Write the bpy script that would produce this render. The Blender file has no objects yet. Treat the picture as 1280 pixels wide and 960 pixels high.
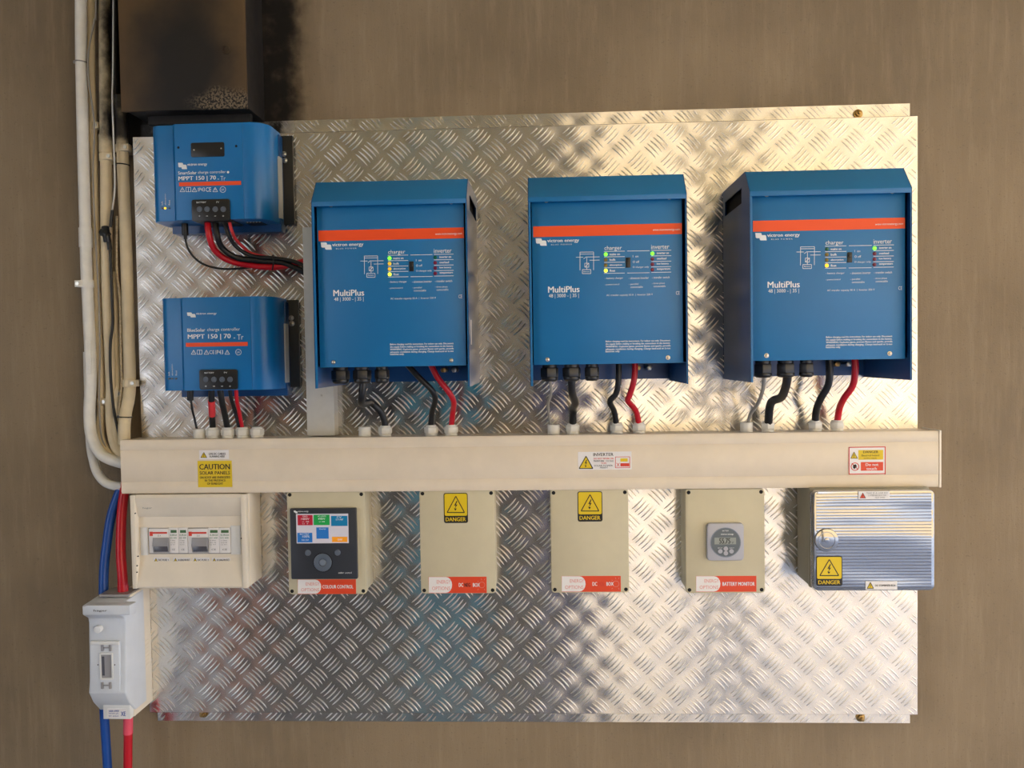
import bpy, bmesh, math, random
from mathutils import Vector
SC = bpy.context.scene
COL = SC.collection
random.seed(4)
PI = math.pi

# ------------------------------------------------------------------ camera
YAW, PITCH, ROLL, FPX, DIST = 4.29463065e-02, -3.20708232e-02, -1.54214058e-02, 1045.897, 1.67

def cam_axes():
    cy, sy = math.cos(YAW), math.sin(YAW)
    cp, sp = math.cos(PITCH), math.sin(PITCH)
    cr, sr = math.cos(ROLL), math.sin(ROLL)
    right = Vector((cy, sy, 0))
    fwd = Vector((-sy * cp, cy * cp, sp))
    up = Vector((sy * sp, -cy * sp, cp))
    return right * cr + up * sr, fwd, up * cr - right * sr

RT, FW, UP = cam_axes()

def at(px, py, d):
    """pixel of the photo -> (x, z) on the plane standing d metres off the tread plate"""
    v = FW + RT * ((px - 640) / FPX) - UP * ((py - 480) / FPX)
    t = (DIST - d) / v.y
    return v.x * t, v.z * t

cam = bpy.data.cameras.new('camera')
cam.sensor_fit = 'HORIZONTAL'
cam.sensor_width = 36
cam.lens = FPX / 1280 * 36
cam.clip_start = 0.05
co = bpy.data.objects.new('camera', cam)
COL.objects.link(co)
from mathutils import Matrix
m = Matrix((RT, UP, -FW)).transposed().to_4x4()
m.translation = Vector((0, -DIST, 0))
co.matrix_world = m
SC.camera = co

# ------------------------------------------------------------------ world, sun, exposure
w = bpy.data.worlds.new('world')
SC.world = w
w.use_nodes = True
nt = w.node_tree
nt.nodes.clear()
wo = nt.nodes.new('ShaderNodeOutputWorld')
bg = nt.nodes.new('ShaderNodeBackground')
bg.inputs['Strength'].default_value = 1.7
tc = nt.nodes.new('ShaderNodeTexCoord')
sp_ = nt.nodes.new('ShaderNodeSeparateXYZ')
rp = nt.nodes.new('ShaderNodeValToRGB')
rp.color_ramp.elements[0].position = 0.0
rp.color_ramp.elements[0].color = (0.97, 0.96, 0.95, 1)
rp.color_ramp.elements[1].position = 0.7
rp.color_ramp.elements[1].color = (0.50, 0.63, 0.90, 1)
nt.links.new(tc.outputs['Generated'], sp_.inputs[0])
nt.links.new(sp_.outputs['Z'], rp.inputs[0])
nt.links.new(rp.outputs[0], bg.inputs[0])
nt.links.new(bg.outputs[0], wo.inputs[0])

sun = bpy.data.lights.new('sun', 'SUN')
sun.energy = 5.5
sun.angle = math.radians(0.6)
sun.color = (1.0, 0.93, 0.80)
so = bpy.data.objects.new('sun', sun)
COL.objects.link(so)
so.rotation_euler = Vector((-0.25, -0.55, -0.80)).to_track_quat('-Z', 'Y').to_euler()

SC.view_settings.view_transform = 'Standard'
SC.view_settings.look = 'None'
SC.view_settings.exposure = 1.22
SC.view_settings.gamma = 1.0
SC.view_settings.use_curve_mapping = False

# ------------------------------------------------------------------ materials
def lin(c):
    return tuple((v / 12.92 if v <= .04045 else ((v + .055) / 1.055) ** 2.4) for v in c)

def rgb(r, g, b):
    return lin((r / 255, g / 255, b / 255)) + (1,)

class NT:
    def __init__(s, mat):
        s.t = mat.node_tree
        s.b = s.t.nodes['Principled BSDF']
    def n(s, k, **kw):
        nd = s.t.nodes.new(k)
        for a, v in kw.items():
            if a in nd.inputs.keys(): nd.inputs[a].default_value = v
            else: setattr(nd, a, v)
        return nd
    def l(s, a, b): s.t.links.new(a, b)
    def math(s, op, a, b=None, clamp=False):
        nd = s.t.nodes.new('ShaderNodeMath'); nd.operation = op; nd.use_clamp = clamp
        for i, v in enumerate((a, b)):
            if v is None: continue
            if isinstance(v, (int, float)): nd.inputs[i].default_value = v
            else: s.l(v, nd.inputs[i])
        return nd.outputs[0]
    def mix(s, f, a, b):
        nd = s.t.nodes.new('ShaderNodeMix'); nd.data_type = 'RGBA'
        for i, v in ((0, f), (6, a), (7, b)):
            if isinstance(v, (int, float)) or isinstance(v, tuple): nd.inputs[i].default_value = v
            else: s.l(v, nd.inputs[i])
        return nd.outputs[2]
    def pos(s):
        return s.n('ShaderNodeNewGeometry').outputs['Position']
    def noise(s, scale, detail=4, rough=.55, vec=None, stretch=None):
        nd = s.n('ShaderNodeTexNoise'); nd.inputs['Scale'].default_value = scale
        nd.inputs['Detail'].default_value = detail; nd.inputs['Roughness'].default_value = rough
        v = vec or s.pos()
        if stretch:
            mp = s.n('ShaderNodeMapping'); mp.inputs['Scale'].default_value = stretch
            s.l(v, mp.inputs[0]); v = mp.outputs[0]
        s.l(v, nd.inputs['Vector'])
        return nd.outputs['Fac']
    def ramp(s, f, a, b):
        nd = s.n('ShaderNodeMapRange'); nd.inputs[1].default_value = a; nd.inputs[2].default_value = b
        nd.interpolation_type = 'SMOOTHSTEP'
        s.l(f, nd.inputs[0]); return nd.outputs[0]
    def bump(s, h, strength=.3, dist=.001):
        nd = s.n('ShaderNodeBump'); nd.inputs['Strength'].default_value = strength
        nd.inputs['Distance'].default_value = dist
        s.l(h, nd.inputs['Height']); s.l(nd.outputs[0], s.b.inputs['Normal'])

def mat(name, col, rough=.5, metal=0, spec=.5, coat=0, emit=None, es=1, wear=0.0, ws=30, bump=0, bs=300, alpha=1, trans=0):
    m = bpy.data.materials.new(name); m.use_nodes = True
    t = NT(m); b = t.b
    b.inputs['Base Color'].default_value = col
    b.inputs['Roughness'].default_value = rough
    b.inputs['Metallic'].default_value = metal
    b.inputs['Specular IOR Level'].default_value = spec
    b.inputs['Coat Weight'].default_value = coat
    b.inputs['Transmission Weight'].default_value = trans
    if wear:
        f = t.noise(ws, 5, .6)
        dk = tuple(c * (1 - wear) for c in col[:3]) + (1,)
        lt = tuple(min(1, c * (1 + wear * .5)) for c in col[:3]) + (1,)
        t.l(t.mix(t.ramp(f, .3, .7), dk, lt), b.inputs['Base Color'])
    if bump:
        t.bump(t.noise(bs, 3), bump, .0006)
    if emit:
        b.inputs['Emission Color'].default_value = emit
        b.inputs['Emission Strength'].default_value = es
    return m

EX0, EZ0 = at(140, -60, -.02)
EX1, EZ1 = at(343, 163, .0)
def soot_mask(t, grow=0.0, fade=.055):
    """soot left by the fire, a patch fixed in the place, around the burnt cabinet"""
    sp = t.n('ShaderNodeSeparateXYZ'); t.l(t.pos(), sp.inputs[0])
    cx, hx = (EX0 + EX1) / 2, (EX1 - EX0) / 2 + grow
    cz, hz = (EZ0 + EZ1) / 2, (EZ0 - EZ1) / 2 + grow
    dx = t.math('MAXIMUM', t.math('SUBTRACT', t.math('ABSOLUTE', t.math('SUBTRACT', sp.outputs[0], cx)), hx), 0)
    dz = t.math('MAXIMUM', t.math('SUBTRACT', t.math('ABSOLUTE', t.math('SUBTRACT', sp.outputs[2], cz)), hz), 0)
    dd = t.math('SQRT', t.math('ADD', t.math('MULTIPLY', dx, dx), t.math('MULTIPLY', dz, dz)))
    nz = t.math('MULTIPLY', t.math('SUBTRACT', t.noise(22, 5, .6), .5), .07)
    dd = t.math('ADD', dd, nz)
    return t.math('SUBTRACT', 1.0, t.ramp(dd, 0.0, fade), clamp=True)

SOOT = rgb(30, 26, 23)

def wall_mat():
    m = bpy.data.materials.new('brown_render'); m.use_nodes = True
    t = NT(m)
    f1 = t.noise(2.2, 5, .6)
    f2 = t.noise(30, 6, .7, stretch=(1.6, 1, .16))
    f3 = t.noise(6, 4, .55, stretch=(2, 1, .5))
    c = t.mix(t.ramp(f1, .3, .7), rgb(126, 110, 88), rgb(147, 129, 104))
    c = t.mix(t.math('MULTIPLY', t.ramp(f2, .45, .72), .38), c, rgb(164, 146, 120))
    c = t.mix(t.math('MULTIPLY', t.ramp(f3, .5, .8), .35), c, rgb(120, 106, 90))
    sn = t.noise(260, 2, .5)
    c = t.mix(t.math('MULTIPLY', t.ramp(sn, .64, .74), .35), c, rgb(95, 84, 72))
    c = t.mix(soot_mask(t, .012, .06), c, SOOT)
    t.l(c, t.b.inputs['Base Color'])
    t.b.inputs['Roughness'].default_value = .75
    t.b.inputs['Specular IOR Level'].default_value = .25
    h = t.math('ADD', t.noise(60, 5, .65, stretch=(1.8, 1, .10)), t.math('MULTIPLY', t.noise(300, 3), .5))
    t.bump(h, .45, .0011)
    return m

def plate_mat(name, sooty=False, base=(.84, .81, .77, 1)):
    m = bpy.data.materials.new(name); m.use_nodes = True
    t = NT(m)
    t.b.inputs['Metallic'].default_value = 1
    t.b.inputs['Roughness'].default_value = .27
    t.b.inputs['Anisotropic'].default_value = 1.0
    cx = t.n('ShaderNodeCombineXYZ'); cx.inputs[2].default_value = 1.0
    t.l(cx.outputs[0], t.b.inputs['Tangent'])
    # pressed-in waviness between the groups of bars
    sp = t.n('ShaderNodeSeparateXYZ'); t.l(t.pos(), sp.inputs[0])
    kx, kz = 2 * PI / PERX, 2 * PI / PERZ
    sx = t.math('SINE', t.math('ADD', t.math('MULTIPLY', sp.outputs[0], kx), -kx * PX0 + PI / 2))
    sz = t.math('SINE', t.math('ADD', t.math('MULTIPLY', sp.outputs[2], kz), -kz * PZ0 + PI / 2))
    prod = t.math('MULTIPLY', sx, sz)
    h = t.math('ADD', t.math('MULTIPLY', prod, .0003),
               t.math('MULTIPLY', t.noise(6, 2, .5), .0008))
    h = t.math('ADD', h, t.math('MULTIPLY', t.noise(160, 3), .00005))
    t.bump(h, 1.0, 1.0)
    c = t.mix(t.ramp(t.noise(14, 5, .6), .3, .75), base, tuple(v * .86 for v in base[:3]) + (1,))
    if sooty:
        s = soot_mask(t, .0, .035)
        c = t.mix(s, c, SOOT)
        t.l(t.math('SUBTRACT', 1.0, s), t.b.inputs['Metallic'])
        t.l(t.math('ADD', .27, t.math('MULTIPLY', s, .4)), t.b.inputs['Roughness'])
    t.l(c, t.b.inputs['Base Color'])
    return m

def sooted(name, col, rough=.45, fade=.04, grow=-.01):
    m = mat(name, col, rough); t = NT(m)
    c = t.mix(t.ramp(t.noise(40, 5, .6), .3, .75), tuple(v * .9 for v in col[:3]) + (1,), col)
    t.l(t.mix(soot_mask(t, grow, fade), c, SOOT), t.b.inputs['Base Color'])
    return m

def burnt_mat():
    m = bpy.data.materials.new('burnt_steel'); m.use_nodes = True
    t = NT(m)
    # own scorch: black cloud in the middle, browner paint at the rim, a flaked grey corner
    bx, bz = at(232, 75, .075)
    sp = t.n('ShaderNodeSeparateXYZ'); t.l(t.pos(), sp.inputs[0])
    dx = t.math('MULTIPLY', t.math('SUBTRACT', sp.outputs[0], bx), 1.25)
    dz = t.math('MULTIPLY', t.math('SUBTRACT', sp.outputs[2], bz - .01), .75)
    d = t.math('SQRT', t.math('ADD', t.math('MULTIPLY', dx, dx), t.math('MULTIPLY', dz, dz)))
    d = t.math('ADD', d, t.math('MULTIPLY', t.math('SUBTRACT', t.noise(11, 4, .55), .5), .11))
    c = t.mix(t.ramp(d, .05, .20), rgb(33, 29, 25), rgb(98, 76, 48))
    cx_, cz_ = at(280, 130, .075)
    d2x = t.math('MULTIPLY', t.math('SUBTRACT', sp.outputs[0], cx_), .9)
    d2z = t.math('MULTIPLY', t.math('SUBTRACT', sp.outputs[2], cz_), 1.9)
    d2 = t.math('SQRT', t.math('ADD', t.math('MULTIPLY', d2x, d2x), t.math('MULTIPLY', d2z, d2z)))
    d2 = t.math('ADD', d2, t.math('MULTIPLY', t.math('SUBTRACT', t.noise(25, 5, .6), .5), .05))
    k = t.math('SUBTRACT', 1.0, t.ramp(d2, .03, .07), clamp=True)
    fl = t.mix(t.ramp(t.noise(230, 3, .6), .46, .54), rgb(30, 27, 24), rgb(112, 98, 78))
    c = t.mix(k, c, fl)
    t.l(c, t.b.inputs['Base Color'])
    t.b.inputs['Roughness'].default_value = .62
    t.b.inputs['Specular IOR Level'].default_value = .3
    t.bump(t.noise(60, 6, .7), .25, .001)
    return m

# tread pattern phase and periods (metres)
PERX, PERZ = .06365, .06229
PX0, PZ0 = .53713, -.52471

M = {}
M['wall'] = wall_mat()
M['plate'] = plate_mat('tread_aluminium')
M['plate_soot'] = plate_mat('tread_aluminium_sooted', True)
M['bars'] = plate_mat('tread_bar_aluminium')
M['bars'].node_tree.nodes['Principled BSDF'].inputs['Roughness'].default_value = .36
M['bars'].node_tree.nodes['Principled BSDF'].inputs['Anisotropic'].default_value = .6
M['burnt'] = burnt_mat()
M['burnt_dark'] = mat('charred_paint', rgb(34, 29, 26), .6, wear=.4, ws=60, bump=.4, bs=90)
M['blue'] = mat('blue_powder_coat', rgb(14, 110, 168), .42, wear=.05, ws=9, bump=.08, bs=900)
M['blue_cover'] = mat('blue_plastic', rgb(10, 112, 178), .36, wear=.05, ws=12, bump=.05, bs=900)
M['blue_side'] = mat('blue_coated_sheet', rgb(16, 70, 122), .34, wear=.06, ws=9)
M['orange'] = mat('orange_print', rgb(240, 78, 24), .45)
M['white_ink'] = mat('white_ink', rgb(232, 236, 238), .5)
M['grey_ink'] = mat('grey_ink', rgb(120, 120, 120), .6)
M['black_ink'] = mat('black_ink', rgb(24, 22, 20), .5)
M['red_ink'] = mat('red_ink', rgb(214, 60, 40), .5)
M['pink_ink'] = mat('pink_ink', rgb(222, 140, 130), .5)
M['green_ink'] = mat('green_ink', rgb(50, 130, 80), .5)
M['black'] = mat('black_plastic', rgb(26, 26, 27), .38, wear=.1)
M['void'] = mat('dark_void', rgb(8, 8, 9), .8)
M['rubber'] = mat('black_rubber', rgb(22, 22, 23), .42)
M['red'] = mat('red_cable', rgb(196, 14, 34), .35)
M['red_tape'] = mat('red_tape', rgb(228, 60, 66), .45)
M['pink_tape'] = mat('faded_red_sleeve', rgb(232, 84, 104), .45)
M['blue_cable'] = mat('blue_cable', rgb(16, 76, 160), .38)
M['grey_cable'] = mat('grey_cable', rgb(150, 146, 138), .4)
M['tan_cable'] = mat('tan_flex', rgb(190, 172, 140), .6, wear=.3, ws=200)
M['cream'] = mat('cream_pvc', rgb(232, 217, 194), .42, wear=.05, ws=14)
M['cream2'] = mat('cream_enclosure', rgb(234, 223, 204), .42, wear=.04, ws=20)
M['beige'] = mat('beige_enclosure', rgb(200, 190, 160), .45, wear=.04, ws=20, bump=.05, bs=700)
M['olive'] = mat('olive_enclosure', rgb(150, 143, 122), .5, wear=.06)
M['white'] = mat('white_plastic', rgb(228, 228, 226), .4, wear=.04)
M['white2'] = mat('fuse_white_plastic', rgb(214, 219, 226), .36, wear=.03)
M['gland'] = mat('white_gland', rgb(226, 224, 216), .42, wear=.05)
M['pipe'] = sooted('white_pipe', rgb(240, 237, 228), .38, .02, -.02)
M['pipe_cream'] = sooted('cream_pipe', rgb(226, 208, 172), .42, .045, -.005)
M['pipe_scorched'] = sooted('scorched_pipe', rgb(120, 96, 66), .6, .05, .0)
M['steel'] = mat('zinc_screw', rgb(190, 188, 180), .28, 1)
M['brass'] = mat('brass_bolt', rgb(170, 140, 90), .35, 1)
M['alu_trunk'] = mat('pale_grey_trunking', rgb(196, 194, 186), .4, wear=.05)
M['yellow'] = mat('yellow_label', rgb(228, 196, 20), .45)
M['label'] = mat('white_label', rgb(236, 232, 230), .45)
M['label_orange'] = mat('orange_label', rgb(226, 72, 34), .45)
M['dark_grey'] = mat('charcoal_plastic', rgb(50, 53, 60), .32)
M['btn'] = mat('grey_button', rgb(92, 102, 116), .3)
M['btn_hi'] = mat('light_grey_button', rgb(120, 130, 144), .28)
M['silver_plastic'] = mat('silver_plastic', rgb(176, 176, 184), .35)
M['dial'] = mat('grey_dial', rgb(96, 104, 108), .35)
M['lcd'] = mat('lcd_glass', rgb(150, 156, 148), .25)
M['fuse_grey'] = mat('fuse_grey', rgb(150, 148, 150), .35)
M['fuse_dark'] = mat('fuse_tinted', rgb(84, 84, 92), .2)
M['green_win'] = mat('green_indicator', rgb(70, 110, 66), .35)
def lamp(name, c, s):
    return mat(name, c, .3, emit=c if s else None, es=s)
M['led_green'] = lamp('led_green_lit', rgb(110, 255, 50), .9)
M['led_yellow'] = lamp('led_yellow_lit', rgb(240, 240, 60), .8)
M['led_amber'] = lamp('led_amber_lit', rgb(255, 180, 40), .8)
M['led_amber_off'] = lamp('led_amber_dim', rgb(130, 110, 40), 0)
M['led_yellow_half'] = lamp('led_amber_glow', rgb(200, 160, 40), .4)
M['led_green_off'] = lamp('led_green_dim', rgb(20, 100, 70), 0)
M['led_red_off'] = lamp('led_red_dim', rgb(120, 30, 60), 0)
def scr(name, c): return mat(name, c, .25, emit=c, es=.10)
M['s_bg'] = scr('screen_white', rgb(196, 192, 200))
M['s_red'] = scr('screen_red', rgb(168, 40, 56))
M['s_green'] = scr('screen_green', rgb(40, 150, 74))
M['s_teal'] = scr('screen_teal', rgb(30, 116, 160))
M['s_blue'] = scr('screen_blue', rgb(46, 110, 180))
M['s_orange'] = scr('screen_orange', rgb(232, 150, 40))
# smoked, film-like see-through lid
ml = mat('ribbed_clear_lid', rgb(150, 172, 205), .10, 0, .9, coat=1)
_t = NT(ml)
_t.b.inputs['Metallic'].default_value = .75
_t.b.inputs['Base Color'].default_value = rgb(158, 158, 158)
_t.bump(_t.noise(3.5, 2, .5, stretch=(.5, 1, 2.4)), 1.0, .02)
M['lid'] = ml
# surroundings
M['floor'] = mat('concrete_floor', rgb(168, 172, 180), .6, wear=.12, ws=3)
M['yard'] = mat('pale_paving', rgb(160, 168, 182), .7, wear=.1, ws=2)
M['ceil'] = mat('timber_ceiling', rgb(255, 218, 150), .6, wear=.2, ws=5)
M['inner'] = mat('garage_wall', rgb(196, 190, 182), .8, wear=.1, ws=3)
M['house'] = mat('cream_house_wall', rgb(220, 190, 140), .8, wear=.05, ws=2)
M['terracotta'] = mat('terracotta_streak_panel', rgb(250, 146, 84), .6)
M['teal'] = mat('teal_streak_panel', rgb(60, 190, 235), .6)
M['navy'] = mat('navy_streak_panel', rgb(26, 54, 150), .6)
M['taupe'] = mat('taupe_streak_panel', rgb(118, 108, 102), .6)
M['bay'] = mat('sky_tinted_floor', rgb(146, 162, 192), .6)  # blue sky tint put into the colour, seen only reflected in the plate
M['post'] = mat('dark_post', rgb(70, 66, 66), .6)

# ------------------------------------------------------------------ mesh bag
class MB:
    def __init__(s): s.v = []; s.f = []
    def add(s, vs, fs):
        o = len(s.v)
        s.v += [tuple(v) for v in vs]
        s.f += [tuple(i + o for i in f) for f in fs]
        return s
    # coordinates are (x, d, z): d is metres off the tread plate, towards the room
    def box(s, x0, x1, d0, d1, z0, z1):
        vs = [(x, -d, z) for x in (x0, x1) for d in (d0, d1) for z in (z0, z1)]
        return s.add(vs, [(0, 1, 3, 2), (4, 6, 7, 5), (0, 4, 5, 1), (2, 3, 7, 6), (0, 2, 6, 4), (1, 5, 7, 3)])
    def prism_xz(s, pts, d0, d1):      # outline in x,z
        n = len(pts)
        vs = [(x, -d0, z) for x, z in pts] + [(x, -d1, z) for x, z in pts]
        fs = [tuple(range(n)), tuple(range(2 * n - 1, n - 1, -1))]
        fs += [(i, (i + 1) % n, n + (i + 1) % n, n + i) for i in range(n)]
        return s.add(vs, fs)
    def prism_dz(s, pts, x0, x1):      # outline in d,z
        n = len(pts)
        vs = [(x0, -d, z) for d, z in pts] + [(x1, -d, z) for d, z in pts]
        fs = [tuple(range(n)), tuple(range(2 * n - 1, n - 1, -1))]
        fs += [(i, (i + 1) % n, n + (i + 1) % n, n + i) for i in range(n)]
        return s.add(vs, fs)
    def prism_xd(s, pts, z0, z1):      # outline in x,d
        n = len(pts)
        vs = [(x, -d, z0) for x, d in pts] + [(x, -d, z1) for x, d in pts]
        fs = [tuple(range(n)), tuple(range(2 * n - 1, n - 1, -1))]
        fs += [(i, (i + 1) % n, n + (i + 1) % n, n + i) for i in range(n)]
        return s.add(vs, fs)
    def rrect(s, x0, x1, z0, z1, d0, d1, r, k=5):
        return s.prism_xz(rr(x0, x1, z0, z1, r, k), d0, d1)
    def disc(s, x, z, r, d0, d1, n=20, r2=None):
        r2 = r if r2 is None else r2
        vs = [(x + r * math.cos(2 * PI * i / n), -d0, z + r * math.sin(2 * PI * i / n)) for i in range(n)]
        vs += [(x + r2 * math.cos(2 * PI * i / n), -d1, z + r2 * math.sin(2 * PI * i / n)) for i in range(n)]
        fs = [tuple(range(n)), tuple(range(2 * n - 1, n - 1, -1))]
        fs += [(i, (i + 1) % n, n + (i + 1) % n, n + i) for i in range(n)]
        return s.add(vs, fs)
    def ring(s, x, z, ro, ri, d0, d1, n=28):
        vs = []
        for r, d in ((ro, d0), (ro, d1), (ri, d1), (ri, d0)):
            vs += [(x + r * math.cos(2 * PI * i / n), -d, z + r * math.sin(2 * PI * i / n)) for i in range(n)]
        fs = []
        for a in range(4):
            b = (a + 1) % 4
            fs += [(a * n + i, a * n + (i + 1) % n, b * n + (i + 1) % n, b * n + i) for i in range(n)]
        return s.add(vs, fs)
    def vcyl(s, x, d, prof, n=20, hexa=False):   # stack of (z, r) around a vertical axis
        vs = []
        for z, r in prof:
            vs += [(x + r * math.cos(2 * PI * i / n + .26), -d + r * math.sin(2 * PI * i / n + .26), z) for i in range(n)]
        fs = [tuple(range(n)), tuple(range(len(vs) - 1, len(vs) - n - 1, -1))]
        for a in range(len(prof) - 1):
            fs += [(a * n + i, a * n + (i + 1) % n, (a + 1) * n + (i + 1) % n, (a + 1) * n + i) for i in range(n)]
        return s.add(vs, fs)
    def flat(s, pts, d):               # one thin printed polygon
        return s.add([(x, -d, z) for x, z in pts], [tuple(range(len(pts)))])
    def quad(s, x0, x1, z0, z1, d):
        return s.flat([(x0, z0), (x1, z0), (x1, z1), (x0, z1)], d)
    def tube(s, pts, r, n=12, sub=6):
        """pts: (x, d, z) control points, smoothed; r number or list"""
        P = [Vector((p[0], -p[1], p[2])) for p in pts]
        path = []
        for i in range(len(P) - 1):
            p0 = P[max(i - 1, 0)]; p1 = P[i]; p2 = P[i + 1]; p3 = P[min(i + 2, len(P) - 1)]
            for k in range(sub):
                t = k / sub
                path.append(.5 * ((2 * p1) + (p2 - p0) * t + (2 * p0 - 5 * p1 + 4 * p2 - p3) * t * t + (-p0 + 3 * p1 - 3 * p2 + p3) * t ** 3))
        path.append(P[-1])
        vs = []; nrm = None
        for i, p in enumerate(path):
            tg = (path[min(i + 1, len(path) - 1)] - path[max(i - 1, 0)])
            tg = tg.normalized() if tg.length > 1e-9 else Vector((0, 0, -1))
            if nrm is None:
                nrm = tg.orthogonal().normalized()
            nrm = (nrm - tg * nrm.dot(tg)).normalized()
            bn = tg.cross(nrm)
            for j in range(n):
                a = 2 * PI * j / n
                vs.append(p + (nrm * math.cos(a) + bn * math.sin(a)) * r)
        L = len(path)
        fs = [(i * n + j, i * n + (j + 1) % n, (i + 1) * n + (j + 1) % n, (i + 1) * n + j) for i in range(L - 1) for j in range(n)]
        fs += [tuple(range(n)), tuple(range(L * n - 1, (L - 1) * n - 1, -1))]
        return s.add(vs, fs)
    def segs(s, ls, wd, d):            # printed lines (x0,z0,x1,z1)
        for x0, z0, x1, z1 in ls:
            v = Vector((x1 - x0, z1 - z0)).normalized(); nx, nz = -v.y * wd / 2, v.x * wd / 2
            s.flat([(x0 - nx, z0 - nz), (x1 - nx, z1 - nz), (x1 + nx, z1 + nz), (x0 + nx, z0 + nz)], d)
        return s

def rr(x0, x1, z0, z1, r, k=5):
    pts = []
    for cx, cz, a0 in ((x1 - r, z1 - r, 0), (x0 + r, z1 - r, 90), (x0 + r, z0 + r, 180), (x1 - r, z0 + r, 270)):
        for i in range(k + 1):
            a = math.radians(a0 + 90 * i / k)
            pts.append((cx + r * math.cos(a), cz + r * math.sin(a)))
    return pts

def R4(x0, y0, x1, y1, d):
    """upright rectangle whose edge midpoints lie at the given photo pixels"""
    xm, ym = (x0 + x1) / 2, (y0 + y1) / 2
    return at(x0, ym, d)[0], at(x1, ym, d)[0], at(xm, y1, d)[1], at(xm, y0, d)[1]

LOC = {}
def build(name, mb, material, parent=None, bevel=0, smooth=False, loc=None, mesh=None, seg=2):
    if parent is not None: L = LOC[parent.name]
    elif loc is not None: L = Vector(loc)
    else:
        xs = [v[0] for v in mb.v]; ys = [v[1] for v in mb.v]; zs = [v[2] for v in mb.v]
        L = Vector(((min(xs) + max(xs)) / 2, max(ys), min(zs)))
    if mesh is None:
        mesh = bpy.data.meshes.new(name)
        mesh.from_pydata([(v[0] - L.x, v[1] - L.y, v[2] - L.z) for v in mb.v], [], mb.f)
        bm = bmesh.new(); bm.from_mesh(mesh)
        bmesh.ops.recalc_face_normals(bm, faces=bm.faces[:])
        if bevel:
            es = [e for e in bm.edges if len(e.link_faces) == 2 and e.calc_face_angle(0) > .6]
            bmesh.ops.bevel(bm, geom=es, offset=bevel, segments=seg, profile=.5, affect='EDGES', clamp_overlap=True)
        if smooth or bevel:
            for f in bm.faces: f.smooth = True
            for e in bm.edges:
                if len(e.link_faces) == 2 and e.calc_face_angle(0) > .7: e.smooth = False
        bm.to_mesh(mesh); bm.free()
        mesh.materials.append(material)
    o = bpy.data.objects.new(name, mesh)
    COL.objects.link(o)
    if parent is not None:
        o.parent = parent
        LOC[o.name] = L
    else:
        o.location = L
        LOC[o.name] = L
    return o

def thing(name, loc, label, cat, group=None):
    o = bpy.data.objects.new(name, None); o.empty_display_size = .05
    COL.objects.link(o); o.location = loc; LOC[o.name] = Vector(loc)
    return tag(o, label, cat, group)
def tag(o, label, cat, group=None):
    o['label'] = label; o['category'] = cat
    if group: o['group'] = group
    return o
def lab(o, s): o['label'] = s; return o
def struct(name, mb, m, bevel=0):
    o = build(name, mb, m, bevel=bevel); o['kind'] = 'structure'; return o

# text: cached flat outlines in a unit box
TXT = {}
def glyphs(s, bold):
    key = (s, bold)
    if key not in TXT:
        cu = bpy.data.curves.new('t', 'FONT'); cu.body = s; cu.resolution_u = 2; cu.fill_mode = 'FRONT'
        cu.offset = 0
        ob = bpy.data.objects.new('t', cu); COL.objects.link(ob)
        bpy.context.view_layer.update()
        me = bpy.data.meshes.new_from_object(ob)
        vs = [(v.co.x, v.co.y) for v in me.vertices]; fs = [tuple(p.vertices) for p in me.polygons]
        bpy.data.objects.remove(ob); bpy.data.meshes.remove(me); bpy.data.curves.remove(cu)
        x0 = min(v[0] for v in vs); x1 = max(v[0] for v in vs); y0 = min(v[1] for v in vs); y1 = max(v[1] for v in vs)
        TXT[key] = ([((x - x0) / (x1 - x0), (y - y0) / (y1 - y0)) for x, y in vs], fs)
    return TXT[key]

def text(mb, s, x0, y0, x1, y1, d, bold=.012, raw=False, rot=False):
    """print s so that it fills the photo box x0,y0..x1,y1 on the plane d"""
    a, b, c, e = (x0, x1, y0, y1) if raw else R4(x0, y0, x1, y1, d)
    vs, fs = glyphs(s, bold)
    if rot: mb.add([(b - (b - a) * v, -d, c + (e - c) * u) for u, v in vs], fs)
    else:
        sh = (e - c) * .055 if bold > .015 else 0      # heavier strokes: the same outline printed twice, a hair apart
        mb.add([(a + (b - a - sh) * u, -d, c + (e - c) * v) for u, v in vs], fs)
        if sh: mb.add([(a + sh + (b - a - sh) * u, -d - .00003, c + (e - c) * v) for u, v in vs], fs)
    return mb
def fill(mb, x0, y0, x1, y1, d):
    a, b, c, e = R4(x0, y0, x1, y1, d); return mb.quad(a, b, c, e, d)
def poly(mb, pts, d): return mb.flat([at(x, y, d) for x, y in pts], d)
def lines(mb, ls, wpx, d):
    return mb.segs([at(a, b, d) + at(c, e, d) for a, b, c, e in ls], wpx / 680, d)

def logo(mb, x0, y0, x1, y1, d):
    """two interlocked slanted rounded tiles"""
    w_, h = x1 - x0, y1 - y0
    for (a, b, k) in ((0, 0, .62), (.34, .28, .66)):
        X, Y = x0 + a * w_, y0 + b * h; W, H = k * w_, .68 * h
        poly(mb, [(X + .05 * W, Y), (X + .78 * W, Y), (X + .9 * W, Y + .1 * H), (X + W, Y + H), (X + .25 * W, Y + H), (X + .12 * W, Y + .88 * H)], d + a * .0001)
    return mb

def screw(parent, x, z, d, r=.0042, name='screw', m='steel'):
    b = MB().disc(x, z, r, d, d + r * .35, 14).disc(x, z, r * .8, d + r * .35, d + r * .6, 14, r * .45)
    o = build(name, b, M[m], parent, smooth=True)
    return o

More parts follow.
